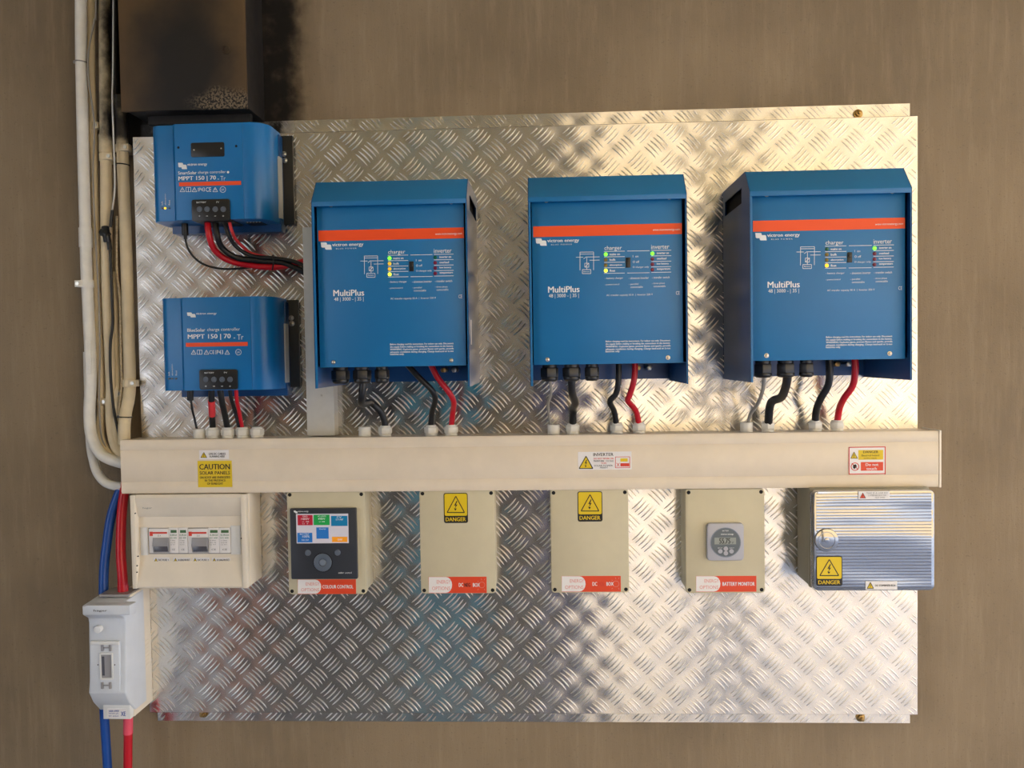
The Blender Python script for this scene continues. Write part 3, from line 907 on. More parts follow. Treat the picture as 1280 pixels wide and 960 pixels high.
fill(g, 775.5, 579, 786.6, 583, SD + .0003); lines(g, [(770.8, 578.6, 774.4, 583.4), (774.4, 578.6, 770.8, 583.4)], .6, SD + .0003)
build('red_print', g, M['red_ink'], s)
g = MB(); fill(g, 775.5, 573, 784.6, 577, SD + .0003); build('yellow_print', g, M['yellow'], s)
s = lab(sticker('warning_sticker', 1060.8, 558.2, 1107, 593, SD, trunk, 'label'), 'red-framed DANGER sticker')
g = MB(); lines(g, [(1061, 559.2, 1107, 558.6), (1061, 592.7, 1107, 592), (1061.4, 559, 1061.4, 593), (1106.5, 559, 1106.5, 593)], 1.1, SD + .0003)
x, z = at(1068.7, 583.3, SD); g.ring(x, z, .0078, .0064, SD, SD + .0003)
lines(g, [(1064.8, 579, 1072.6, 587)], .9, SD + .0003)
build('red_print', g, M['red_ink'], s)
g = MB(); fill(g, 1076, 577.5, 1104, 588.3, SD + .0003); build('orange_print', g, M['label_orange'], s)
g = MB(); fill(g, 1073, 562.5, 1104, 574.6, SD + .0003); build('yellow_print', g, M['yellow'], s)
printed(s, 'black_ink', SD + .0005, [('DANGER', 1079, 563.4, 1098, 566.4, .03), ('Electrical hazard', 1077, 568, 1099, 570.4, .0), ('Isolate supply', 1080, 571.8, 1096, 573.8, .0)])
printed(s, 'white_ink', SD + .0005, [('Do not', 1082, 579, 1098, 582.4, .02), ('touch', 1083, 584, 1096, 587.4, .02)])
warn_tri(1063.4, 565, 1071.8, 573, SD + .0002, s, lw=.6)
g = MB(); poly(g, [(1066.5, 581), (1070, 580.5), (1071, 583), (1068, 586.5), (1066.3, 584.5)], SD + .0003); build('hand_symbol', g, M['black_ink'], s)

# vertical trunking behind the left inverter
vx0 = at(381, 420, .035)[0]; vx1 = at(417.5, 500, .035)[0]; vz1 = at(382, 284, .035)[1]
vt = thing('vertical_trunking', ((vx0 + vx1) / 2, 0, tz1), 'pale grey upright trunking standing on the cream trunking behind the leftmost inverter', 'trunking')
build('trunk_base', MB().box(vx0 + .001, vx1 - .001, .0006, .03, tz1 + .0005, vz1), M['alu_trunk'], vt)
build('trunk_lid', MB().box(vx0, vx1, .030, .035, tz1 + .0005, vz1), M['alu_trunk'], vt, bevel=.001)
x, z = at(402, 494, .035); screw(vt, x, z, .035, .0025)

# ================================================================== CONSUMER UNIT
UD = .082
ux0, ux1, uz0, uz1 = R4(163.5, 618.5, 308, 736, UD)
unit = thing('consumer_unit', ((ux0 + ux1) / 2, 0, uz0), 'cream fuse and surge protector unit under the left end of the trunking', 'distribution board')
build('unit_body', MB().box(ux0 + .001, ux1 + .0015, .001, .066, uz0 + .001, uz1), M['cream2'], unit, bevel=.003)
# front cover: side cheeks + sloped upper and lower faces + flat window band
wz0, wz1 = at(236, 697, UD)[1], at(236, 655, UD)[1]     # band limits
prof = [(.066, uz0), (UD - .004, uz0), (UD - .001, uz0 + .004), (UD - .012, wz0 - .012), (UD - .014, wz0 - .008), (UD - .014, wz1 + .012), (UD - .010, wz1 + .016), (UD - .001, uz1 - .006), (UD - .004, uz1), (.066, uz1)]
wx0, wx1, wwz0, wwz1 = R4(185.5, 659.5, 288.5, 692.5, UD - .014)
ck = .010
cover = build('front_cover', MB().prism_dz(prof, ux0 + ck, wx0).prism_dz(prof, wx1, ux1 - ck)
              .prism_dz([p for p in prof if p[1] <= wwz0 + 1e-4 and p[1] < wz1] + [(UD - .014, wwz0), (.066, wwz0)], wx0, wx1)
              .prism_dz([(.066, wwz1), (UD - .014, wwz1), (UD - .014, wz1 + .012), (UD - .010, wz1 + .016), (UD - .001, uz1 - .006), (UD - .004, uz1), (.066, uz1)], wx0, wx1), M['cream2'], unit, smooth=True)
build('cover_cheek', MB().box(ux0, ux0 + ck, .066, UD, uz0, uz1), M['cream2'], unit, bevel=.002)
build('cover_cheek', MB().box(ux1 - ck, ux1, .066, UD, uz0, uz1), M['cream2'], unit, bevel=.002)
# window recess back
build('window_recess', MB().box(wx0, wx1, .058, .0665, wwz0, wwz1), M['fuse_grey'], unit)
g = MB(); a, b, c, e = R4(288, 657, 302, 693, UD - .0135)
build('blank_strip', MB().box(a + .001, b - .002, UD - .0145, UD - .0125, c, e), M['white'], unit, bevel=.0005)
a, b, c, e = R4(176, 659, 185, 694, UD - .0135)
build('blank_strip', MB().box(a, b, UD - .0145, UD - .0125, c, e), M['white'], unit, bevel=.0005)
WD = UD - .010
def fuse_holder(x0, x1):
    a, b, c, e = R4(x0, 661, x1, 691.5, WD)
    f = build('fuse_holder', MB().box(a, b, .0665, WD, c, e), M['label'], unit, bevel=.0012)
    a2, b2, c2, e2 = R4(x0 + 3.5, 672.5, x1, 691, WD + .004)
    build('fuse_lever', MB().prism_dz([(WD, c2), (WD + .002, c2), (WD + .006, (c2 + e2) / 2), (WD + .003, e2), (WD, e2)], a2 + .002, b2 - .001), M['fuse_grey'], f, bevel=.0006)
    a3, b3, c3, e3 = R4(x0 + 6.5, 683, x1 - 1.5, 689.5, WD + .006)
    build('fuse_window', MB().box(a3, b3, WD, WD + .0058, c3, e3), M['fuse_dark'], f, bevel=.0006)
    g = MB(); fill(g, x0 + 1, 664.6, x0 + 5, 670, WD + .0003); fill(g, x0 + 5, 665, x1 - 2, 667.2, WD + .0003); build('red_print', g, M['red_ink'], f)
    printed(f, 'grey_ink', WD + .0004, [('32 A', x0 + 11, 668.6, x0 + 15, 670.6)])
fuse_holder(186, 210.8); fuse_holder(234.8, 260)
def spd(x0, x1):
    a, b, c, e = R4(x0, 659.8, x1, 691.3, WD)
    f = build('surge_module', MB().box(a + .0003, b - .0003, .0665, WD, c, e), M['label'], unit, bevel=.0006)
    a, b, c, e = R4(x0 + 2.4, 662.5, x1 - 2, 666, WD)
    build('indicator_window', MB().box(a, b, WD - .001, WD + .0005, c, e), M['green_win'], f)
    printed(f, 'green_ink', WD + .0003, [('SURGE', x0 + 1.5, 667.8, x1 - 1.5, 669.8, .02), ('DC 600', x0 + 1.5, 671.5, x1 - 2, 673.2, .02)])
    printed(f, 'grey_ink', WD + .0003, [('In 20kA', x0 + 2, 675, x1 - 4, 676.4), ('Imax 40', x0 + 2, 677.6, x1 - 4, 679), ('Up 2kV', x0 + 2, 680.2, x1 - 4, 681.6), ('CE', x0 + 4, 685.8, x1 - 4, 688, .03)])
for a in ((211, 222.8), (222.8, 234.6), (260.3, 274), (274, 287.8)): spd(*a)
for x0, x1, s_ in ((192, 212, 'DC FUSE 1'), (216.5, 238.5, 'DC SURGE PROTECT'), (241, 262, 'DC FUSE 2'), (265, 288, 'DC SURGE PROTECT')):
    s = sticker('circuit_label', x0, 697, x1, 703, UD - .0132, unit, 'label')
    warn_tri(x0 + .8, 697.8, x0 + 5, 702.2, UD - .013, s, lw=.5)
    printed(s, 'black_ink', UD - .0129, [(s_, x0 + 6, 698.8, x1 - 1.2, 701.2, .03)])
printed(unit, 'grey_ink', UD - .002, [('hager', 178.5, 634, 190, 636.4, .0)])
for px, py in ((168.8, 641.8), (172.3, 695.5), (171.2, 707.3), (171, 715.5), (301.5, 673)):
    x, z = at(px, py, UD); build('screw_hole', MB().disc(x, z, .0012, UD - .002, UD + .0003, 10), M['void'], unit)

# ================================================================== SMALL BEIGE BOXES
def beige_box(x0, y0, x1, y1, depth, label, group='beige enclosures under the trunking', nm='enclosure'):
    a, b, c, e = R4(x0, y0, x1, y1, depth)
    t = thing(nm, ((a + b) / 2, 0, c), label, 'enclosure', group)
    build('enclosure_body', MB().rrect(a + .0015, b - .0015, c + .0015, e - .0015, .0006, depth - .016, .006), M['beige'], t, bevel=.0008)
    build('seal_line', MB().rrect(a + .003, b - .003, c + .003, e - .003, depth - .016, depth - .014, .005), M['olive'], t)
    build('lid', MB().rrect(a, b, c, e, depth - .014, depth, .0065), M['beige'], t, bevel=.0018)
    for x in (a + .0065, b - .0065):
        for z in (c + .0065, e - .0065):
            sc = build('lid_screw', MB().ring(x, z, .0036, .0026, depth - .002, depth + .0002, 18).disc(x, z, .0028, depth - .002, depth + .0001, 14), M['void'], t)
    return t
def brand_strip(t, x0, y0, x1, y1, d, title, x2, x3, two=None):
    s = sticker('name_sticker', x0, y0, x1, y1, d, t, 'label_orange')
    g = MB(); xs = x0 + (x1 - x0) * .30; pts = [(x0 + .2, y0 + .3), (xs, y0 + .3)]
    H = y1 - y0
    for k in range(1, 8):
        a = PI * k / 8; pts.append((xs + (x1 - x0) * .105 * math.sin(a), y0 + .3 + (H - .6) * (1 - math.cos(a)) / 2))
    pts += [(xs, y1 - .3), (x0 + .2, y1 - .3)]
    poly(g, pts, d + .0002); build('white_field', g, M['label'], s)
    printed(s, 'pink_ink', d + .0004, [('ENERGY', x0 + .14 * (x1 - x0), y0 + .2 * H, x0 + .38 * (x1 - x0), y0 + .42 * H, .0),
                                       ('OPTIONS', x0 + .06 * (x1 - x0), y0 + .6 * H, x0 + .37 * (x1 - x0), y0 + .82 * H, .0)])
    ym0, ym1 = y0 + .38 * H, y0 + .62 * H
    if two:
        (w1, a1, b1), (w2, a2, b2, m2), (w3, a3, b3) = two
        printed(s, 'white_ink', d + .0003, [(w1, a1, ym0, b1, ym1, .03), (w3, a3, ym0, b3, ym1, .03)])
        printed(s, m2, d + .0003, [(w2, a2, ym0, b2, ym1, .03)])
        g = MB(); cx_ = x1 - 4; cy_ = (y0 + y1) / 2
        lines(g, [(cx_ - 2, cy_ - 6, cx_ - 3, cy_ - 8), (cx_ + 1, cy_ - 6, cx_ + 2, cy_ - 8), (cx_ - 6, cy_ - 4, cx_ - 7.5, cy_ - 5), (cx_ - 6, cy_ + 5, cx_ - 7.5, cy_ + 6.5), (cx_ + 1, cy_ + 5, cx_ + 2, cy_ + 7)], .6, d + .0003)
        x, z = at(cx_ - 2, cy_, d); g.ring(x, z, .006, .0053, d, d + .0003)
        build('spark_print', g, M['pink_ink'], s)
    else:
        printed(s, 'white_ink', d + .0003, [(title, x2, ym0, x3, ym1, .03)])
def danger(t, x0, y0, x1, y1, d, bold=.03, m='yellow'):
    s = lab(sticker('danger_sticker', x0, y0, x1, y1, d, t, 'black_ink', .004), 'black and yellow DANGER sticker')
    a, b, c, e = R4(x0 + 1, y0 + 1, x1 - 1, y0 + (y1 - y0) * .76, d + .0003)
    build('yellow_field', MB().rrect(a, b, c, e, d, d + .0003, .003), M[m], s)
    H = y1 - y0; W = x1 - x0
    warn_tri(x0 + W * .14, y0 + H * .11, x1 - W * .14, y0 + H * .65, d + .0004, s, m, lw=1.2)
    printed(s, m, d + .0004, [('DANGER', x0 + W * .08, y0 + H * .81, x1 - W * .08, y0 + H * .94, .03)])
BD_ = .068
b1 = beige_box(359.5, 614, 457, 743, BD_, 'beige box holding the colour display panel, right of the cream fuse unit')
b2 = beige_box(525, 612.5, 619, 742, BD_, 'plain beige box with yellow DANGER sticker, second from left, under the leftmost inverter')
b3 = beige_box(688.5, 611.5, 786, 741, BD_, 'plain beige box with yellow DANGER sticker under the middle inverter, third from left')
b4 = beige_box(857, 611, 956, 741.5, BD_, 'beige box holding the round battery monitor, fourth from left')
D_ = BD_ + .0003
brand_strip(b1, 372, 724.3, 445, 742.5, D_, 'COLOUR CONTROL', 403, 441.5)
brand_strip(b2, 535.8, 721, 608.3, 741.3, D_, '', 0, 0, (('DC', 573.5, 579), ('NEG', 580.5, 588, 'black_ink'), ('BOX', 591, 600)))
brand_strip(b3, 702, 720, 776, 739.7, D_, '', 0, 0, (('DC', 740.5, 746.5), ('POS', 748, 755, 'red_ink'), ('BOX', 758, 767)))
brand_strip(b4, 870, 720, 945.5, 739.7, D_, 'BATTERY MONITOR', 903, 943.5)
danger(b2, 554.7, 616.2, 584.8, 653.8, D_)
danger(b3, 722, 614.2, 753, 652, D_)
# display panel
PD = BD_ + .009
a, b, c, e = R4(363, 635.5, 446, 724, PD)
disp = thing('display_panel', ((a + b) / 2, -BD_, c), 'charcoal colour display panel with round buttons set in the first beige box', 'display')
build('bezel', MB().rrect(a, b, c, e, BD_ + .0002, PD, .0025), M['dark_grey'], disp, bevel=.0012)
a, b, c, e = R4(370.5, 642.2, 435.6, 679, PD)
scn = build('screen', MB().box(a, b, PD - .001, PD + .0004, c, e), M['s_bg'], disp)
for nm, m_, q in (('screen_tile', 's_red', (372, 643.8, 390.8, 656.6)), ('screen_tile', 's_green', (392, 643.4, 412, 656.4)), ('screen_tile', 's_teal', (413.8, 644.8, 434.4, 657.5)),
                  ('screen_tile', 's_blue', (371.7, 666, 390.5, 678)), ('screen_tile', 's_blue', (395.4, 659.2, 410.8, 673.4)), ('screen_tile', 's_orange', (415, 671, 434.2, 677.6))):
    g = MB(); fill(g, *q, PD + .0006); build(nm, g, M[m_], scn)
printed(scn, 'white_ink', PD + .0008, [('GRID', 378, 644.6, 384.5, 646.4), ('1484W', 376.5, 647.4, 386.5, 650), ('AC LOADS', 397, 644.4, 407.5, 646.2), ('498W', 397.5, 647.2, 406.5, 649.8),
        ('PV', 421, 645.6, 427, 647.2), ('171W', 420, 648, 429, 650.6), ('BATTERY', 375, 666.8, 386.5, 668.4), ('100%', 378, 669.2, 387, 672), ('Inverter', 399, 660.2, 407.5, 662), ('0W', 422, 673.2, 428, 676),
        ('L1  498', 378, 651.4, 386, 652.8), ('L2   0', 378, 653.8, 385, 655.2), ('L1 498', 399, 651.4, 406, 652.8), ('52.2V', 377, 674, 386, 676)])
printed(disp, 'white_ink', PD + .0003, [('victron energy', 372.5, 638.3, 385.5, 640.6, .03), ('color', 423, 714.8, 429.8, 717, .04), ('control', 431, 714.8, 439.5, 717, .0)])
g = MB(); logo(g, 367, 638.2, 372, 641.6, PD + .0003); build('emblem', g, M['white_ink'], disp)
for px, py in ((385, 691), (422, 690.6)):
    x, z = at(px, py, PD); build('round_button', MB().disc(x, z, .0062, PD, PD + .0022, 24, .0052), M['btn'], disp, bevel=.0005)
x, z = at(403.6, 703, PD)
wh = build('navigation_wheel', MB().ring(x, z, .0175, .0075, PD, PD + .0025, 36), M['btn'], disp, bevel=.001)
build('wheel_centre', MB().disc(x, z, .0072, PD, PD + .0018, 24, .0062), M['btn_hi'], wh, bevel=.0005)
g = MB().ring(x, z, .019, .0178, PD, PD + .0003, 36); build('wheel_groove', g, M['void'], disp)

# battery monitor
MD = BD_ + .010
a, b, c, e = R4(884, 654.2, 930, 701, MD)
mon = thing('battery_monitor', ((a + b) / 2, -BD_, c), 'silver battery monitor with round grey dial and digital readout, set in the fourth beige box', 'monitor')
build('bezel', MB().rrect(a, b, c, e, BD_ + .0002, MD, .007), M['silver_plastic'], mon, bevel=.0022, seg=3)
x, z = at(907, 678, MD)
build('dial_rim', MB().ring(x, z, .0285, .027, MD - .001, MD + .0008, 40), M['btn_hi'], mon, smooth=True)
dial = build('dial', MB().disc(x, z, .027, MD - .001, MD + .0004, 40), M['dial'], mon)
a, b, c, e = R4(893, 672, 920, 680.3, MD)
lc = build('readout', MB().box(a, b, MD, MD + .0008, c, e), M['lcd'], dial)
printed(lc, 'black_ink', MD + .001, [('55.75', 899, 672.8, 913, 679.6, .02), ('V', 914.5, 677, 917, 679.6)])
for px, py in ((900.3, 689), (914.3, 689), (907.2, 685.8), (907.2, 691.4)):
    bx_, bz_ = at(px, py, MD)
    build('dial_button', MB().ring(bx_, bz_, .0042, .0030, MD, MD + .0014, 18).disc(bx_, bz_, .0030, MD, MD + .0010, 14), M['silver_plastic'], dial, smooth=True)
printed(dial, 'white_ink', MD + .0006, [('victron energy', 901, 667, 917, 669, .02), ('BATTERY', 903, 662.6, 911, 664.2), ('+', 906.2, 683, 908.2, 684.2), ('SETUP', 897, 684.4, 903, 685.6), ('SELECT', 911.6, 684.4, 917.6, 685.6)])

# ================================================================== RIBBED-LID BOARD
LD = .104
a, b, c, e = R4(1016.5, 613, 1168.5, 738.5, LD)
brd = thing('distribution_box', ((a + b) / 2, 0, c), 'wide enclosure with a ribbed see-through lid under the right end of the trunking', 'enclosure')
build('enclosure_body', MB().box(a, b - .002, .0006, .072, c + .002, e + .004), M['olive'], brd, bevel=.004)
build('mounting_rim', MB().box(a - .0005, b + .0005, .072, .082, c, e + .002), M['olive'], brd, bevel=.003)
g = MB().rrect(a, b, c, e, .083, LD - .0006, .010); lo = build('lid', g, M['lid'], brd, bevel=.002)
n = 30
# ribbed pane: fine horizontal flutes
rib = MB()
for k in range(n):
    z0 = c + .006 + (e - c - .012) * k / n; z1 = c + .006 + (e - c - .012) * (k + 1) / n
    ps = []
    for j in range(5):
        th = j / 4
        ps.append((LD - .0002 + .00006 * math.sin(PI * th), z0 + .0006 + (z1 - z0 - .0006) * th))
    vs = [(a + .006, -p[0], p[1]) for p in ps] + [(b - .006, -p[0], p[1]) for p in ps]
    rib.add(vs, [(j, j + 1, 5 + j + 1, 5 + j) for j in range(4)])
stuff(build('lid_ribs', rib, M['lid'], brd, smooth=True))
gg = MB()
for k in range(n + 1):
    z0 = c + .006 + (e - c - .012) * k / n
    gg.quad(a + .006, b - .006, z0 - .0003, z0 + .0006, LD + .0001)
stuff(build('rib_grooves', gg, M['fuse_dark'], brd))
x, z = at(1033, 675, LD)
build('lid_latch', MB().disc(x, z, .0225, LD - .002, LD + .003, 32, .021).ring(x, z, .016, .0145, LD + .003, LD + .0036, 28)
      .disc(x, z, .0045, LD + .003, LD + .0045, 16), M['lid'], brd, bevel=.0006)
LL = LD + .0012
danger(brd, 1020.3, 695.3, 1053, 732.5, LL)
s = sticker('circuit_label', 1082, 726.5, 1121.5, 737, LL, brd, 'label')
warn_tri(1084, 728, 1092, 735.6, LL + .0002, s, lw=.8)
printed(s, 'black_ink', LL + .0004, [('DC COMBINER BOX', 1094, 730.6, 1119.5, 733, .03)])
s = sticker('warning_sticker', 1073, 614, 1112, 624, LL, brd, 'label')
warn_tri(1075, 616, 1082, 622.6, LL + .0002, s, 'label_orange', lw=.5)
printed(s, 'grey_ink', LL + .0004, [('THIS IS A LIVE DC', 1083, 615.4, 1110, 617.4, .0), ('COMBINER BOX DO', 1085, 618.2, 1108, 620.2, .0), ('NOT OPEN', 1094, 621, 1106, 623, .0)])

# ================================================================== FUSE SWITCH (bottom left)
FDp = .125
x0, _ = at(107, 770, FDp); x1, _ = at(172, 770, FDp)
zt = at(140, 757, FDp)[1]; zb = at(142, 888, FDp)[1]
fu = thing('fuse_switch', ((x0 + x1) / 2, .0, zb), 'white single-pole fuse isolator at the lower left with blue and red cables', 'fuse switch')
xs0 = at(118, 888, .1)[0]; xs1 = at(182, 800, .03)[0]
zb2 = at(142, 899, .09)[1]; zt2 = at(160, 747, .09)[1]
xa = x0 + .006
# rear cream carrier
build('rear_carrier', MB().box(xa + .028, at(166, 820, .078)[0], .0006, .078, zb2, zt2 + .003), M['cream2'], fu, bevel=.0015)
# front housing, profile in (d, z): nose at the top, hollow below it
H = zt - zb
pr = [(.030, zb2 + .012), (.075, zb2 + .012), (.098, zb + .004), (.112, zb + .028), (.108, zb + .05), (.104, zb + .16 * H / .2), (.106, zt - .030), (FDp, zt - .018), (FDp, zt), (.06, zt + .004), (.030, zt2)]
hx0 = at(110.5, 820, .108)[0]; hx1 = at(158, 820, .106)[0]
build('housing', MB().prism_dz(pr, hx0, hx1), M['white2'], fu, bevel=.003, seg=3)
build('nose', MB().prism_dz([(.10, zt - .022), (FDp + .002, zt - .018), (FDp + .002, zt + .001), (.10, zt + .001)], x0, at(163, 770, FDp)[0]), M['white2'], fu, bevel=.002)
build('label_foot', MB().box(at(129, 892, .09)[0], at(163, 892, .09)[0], .06, .090, zb2, zb + .014), M['white'], fu, bevel=.001)
g = MB()
fpd = .1125
a, b, c, e = R4(113, 802, 149, 865, fpd)
cv = build('fuse_door', MB().rrect(a, b, c, e, .095, fpd, .002), M['white2'], fu, bevel=.001)
a2, b2, c2, e2 = R4(127, 818, 140, 847, fpd)
build('door_recess', MB().box(a2, b2, fpd - .001, fpd + .0003, c2, e2), M['fuse_grey'], cv)
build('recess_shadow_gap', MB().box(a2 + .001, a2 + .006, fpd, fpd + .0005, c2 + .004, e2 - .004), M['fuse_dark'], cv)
build('door_frame', MB().box(a2 - .003, a2, fpd, fpd + .003, c2 - .003, e2 + .003).box(b2, b2 + .003, fpd, fpd + .003, c2 - .003, e2 + .003)
      .box(a2, b2, fpd, fpd + .003, e2, e2 + .004).box(a2, b2, fpd, fpd + .003, c2 - .004, c2), M['white'], cv, bevel=.0006)
for yy in (809, 856):
    a3, b3, c3, e3 = R4(127, yy - 3.5, 139.5, yy + 4.5, fpd)
    build('clip', MB().box(a3, a3 + .004, fpd, fpd + .003, c3, e3).box(b3 - .004, b3, fpd, fpd + .003, c3, e3).box(a3, b3, fpd, fpd + .0015, (c3 + e3) / 2 - .001, (c3 + e3) / 2 + .001), M['fuse_grey'], cv)
for px in (122.5, 143.5):
    x, z = at(px, 831, fpd); build('rivet', MB().disc(x, z, .0012, fpd, fpd + .0004, 10), M['void'], cv)
a, b, c, e = R4(114, 802, 148, 806.5, fpd + .002)
build('hinge_bar', MB().box(a - .001, b, fpd - .002, fpd + .002, c, e), M['white'], cv, bevel=.0008)
x, z = at(122, 787, .112); build('push_button', MB().disc(x, z, .0075, .09, .114, 24, .0068), M['white'], fu, bevel=.0008)
printed(fu, 'black_ink', FDp + .0024, [('hager', 117, 762, 134, 765.2, .02)])
a, b, c, e = R4(134, 886, 158, 897.5, .091)
s = build('rating_label', MB().box(a, b, .0895, .0905, c, e), M['label'], fu)
printed(s, 'blue_cable', .0908, [('160A 690V', 136, 887.5, 149, 890, .02), ('NH00 gG', 136, 891, 148, 893, .0), ('IEC 60269', 136, 894.2, 148, 896, .0), ('XE', 151, 889.5, 157, 895, .03)])
g = MB()
for k in range(7):
    z = zb + .05 + k * .008; g.box(at(166, 820, .078)[0] - .0005, at(166, 820, .078)[0] + .0008, .01, .05, z, z + .002)
build('side_ribs', g, M['cream2'], fu)
# top opening
build('cable_entry', MB().box(hx0 + .012, hx1 - .004, .035, .085, zt2, zt2 + .0045), M['fuse_grey'], fu)

# ================================================================== CABLES
def cable(name, pts, r, m, label, cat='cable', group=None, n=12, parts=None):
    """pts: (px, py, d)"""
    P = [at(p[0], p[1], p[2]) for p in pts]
    P3 = [(q[0], p[2], q[1]) for q, p in zip(P, pts)]
    mb = MB().tube(P3, r, n)
    if not parts:
        return tag(build(name, mb, M[m], smooth=True), label, cat, group)
    t = thing(name, (P3[-1][0], -P3[-1][1], P3[-1][2]), label, cat, group)
    build('sheath' if cat == 'cable' else 'tube', mb, M[m], t, smooth=True)
    for q in parts:
        nm, pp, r_, m_ = q[:4]
        Q = [at(p[0], p[1], p[2]) for p in pp]
        o = build(nm, MB().tube([(u[0], p[2], u[1]) for u, p in zip(Q, pp)], r_, n, 3), M[m_], t, smooth=True)
        if nm == 'coupler' or nm == 'pipe_clip':
            for e_ in range(1): pass
    return t
TDm = .04
# inverter 1
cable('power_cable', [(455, 470, .17), (453, 490, .17), (451.5, 503, .155), (455, 505, .115), (463, 503.5, .07), (474, 512, .055), (480, 524, .045), (481.7, 536, .04)], .0068, 'rubber', 'thick black cable curling under the leftmost inverter into the trunking')
cable('power_cable', [(506, 452, .10), (524, 472, .10), (540, 488, .09), (544, 500, .075), (540, 515, .05), (538.5, 534, .04)], .0056, 'rubber', 'black battery cable beside the red one below the leftmost inverter')
cable('power_cable', [(537, 452, .10), (547, 472, .10), (561, 490, .09), (567, 502, .075), (566, 515, .05), (564, 534, .04)], .0056, 'red', 'bright red battery cable below the leftmost inverter')
# inverter 2
cable('data_cable', [(687, 474, .17), (689, 490, .15), (685, 505, .11), (686, 518, .055), (689, 536, .04)], .0027, 'grey_cable', 'thin grey cable hanging from the middle inverter')
cable('power_cable', [(714.5, 470, .17), (715, 490, .155), (719, 503, .12), (716.5, 512, .06), (716, 536, .04)], .0072, 'rubber', 'thick black cable from the centre gland of the middle inverter')
cable('power_cable', [(773.5, 452, .10), (773, 475, .10), (770, 492, .09), (762.5, 502, .08), (768, 515, .055), (771, 536, .04)], .0056, 'rubber', 'black battery cable beside the red one below the middle inverter')
cable('power_cable', [(794, 452, .10), (792.5, 475, .10), (787, 494, .09), (785, 501, .08), (795, 514, .055), (799.5, 536, .04)], .0056, 'red', 'red battery cable bent like an elbow below the middle inverter')
# inverter 3
cable('data_cable', [(955, 468, .17), (954, 485, .15), (948, 503, .10), (938, 518, .055), (934, 536, .04)], .0035, 'grey_cable', 'thin grey cable hanging from the rightmost inverter')
cable('power_cable', [(984.5, 465, .17), (983, 480, .155), (977, 496, .12), (966, 501, .08), (962, 510, .06), (960, 536, .04)], .0078, 'rubber', 'thick black cable with two bends below the rightmost inverter')
cable('power_cable', [(1036, 445, .10), (1037, 465, .10), (1035, 482, .09), (1025, 500, .075), (1020, 515, .05), (1019, 534, .04)], .0068, 'rubber', 'black battery cable beside the red one below the rightmost inverter')
cable('power_cable', [(1068.5, 445, .10), (1069, 462, .10), (1066, 482, .09), (1055, 498, .075), (1049, 512, .05), (1046, 534, .04)], .0062, 'red', 'dark red battery cable curving below the rightmost inverter')
# upper controller
cable('power_cable', [(259, 270, .075), (261, 292, .085), (268, 312, .07), (285, 325, .05), (310, 331, .04), (345, 334, .035), (384, 326, .020)], .0062, 'red', 'thick red cable sweeping from the upper charge controller', n=12)
cable('power_cable', [(268.5, 270, .075), (271, 292, .085), (278, 310, .07), (296, 322, .055), (325, 326, .045), (355, 329, .035), (386, 343, .020)], .0058, 'rubber', 'thick black cable sweeping right from the upper charge controller')
t_ = cable('power_cable', [(279.5, 270, .075), (284, 290, .08), (295, 308, .065), (315, 320, .05), (345, 323, .045), (368, 327, .035), (386, 336, .025)], .0040, 'rubber', 'thinner black solar cable of the upper charge controller, cable tie round it',
      parts=[('cable_tie', [(341, 319, .052), (342, 327, .058), (340.5, 337, .045)], .0014, 'black')])
cable('power_cable', [(286, 272, .075), (289, 286, .078), (294, 298, .065), (304, 309, .05), (318, 318, .03), (350, 324, .026), (384, 329, .018)], .0032, 'red_tape', 'thin orange-red solar cable of the upper charge controller')
cable('data_cable', [(231.5, 290, .06), (233, 305, .055), (241, 320, .05), (256, 331, .04), (278, 336, .03), (306, 335, .026), (335, 331, .022), (384, 330, .012)], .0021, 'rubber', 'thin black data cable looping below the upper charge controller',
      parts=[('plug', [(231, 278, .06), (231.3, 288, .06), (231.6, 294, .058)], .0062, 'black'), ('plug_collar', [(231.6, 294, .058), (232, 299, .057)], .0035, 'black')])
# lower controller
cable('data_cable', [(238.3, 495, .06), (240, 510, .055), (243, 523, .045), (246, 536, .04)], .0022, 'rubber', 'thin black data cable below the lower charge controller',
      parts=[('plug', [(238, 482, .06), (238, 492, .06), (237.8, 500, .058)], .0062, 'black')])
cable('power_cable', [(264, 480, .085), (264.5, 500, .075), (265, 518, .055), (266, 536, .04)], .0060, 'rubber', 'black cable wrapped in red tape below the lower charge controller',
      parts=[('red_tape_wrap', [(264.2, 501, .075), (264.8, 510, .066), (265.2, 519, .054)], .0067, 'red_tape')])
cable('power_cable', [(274.5, 480, .085), (277, 500, .075), (281, 518, .055), (284.5, 536, .04)], .0060, 'rubber', 'plain thick black cable below the lower charge controller')
cable('power_cable', [(286.5, 480, .085), (289, 498, .075), (294, 515, .055), (299.5, 536, .04)], .0038, 'rubber', 'thin black solar cable left of the red one below the lower charge controller')
cable('power_cable', [(295, 482, .085), (296, 500, .075), (299, 515, .055), (303, 536, .04)], .0038, 'red', 'thin red solar cable below the lower charge controller')
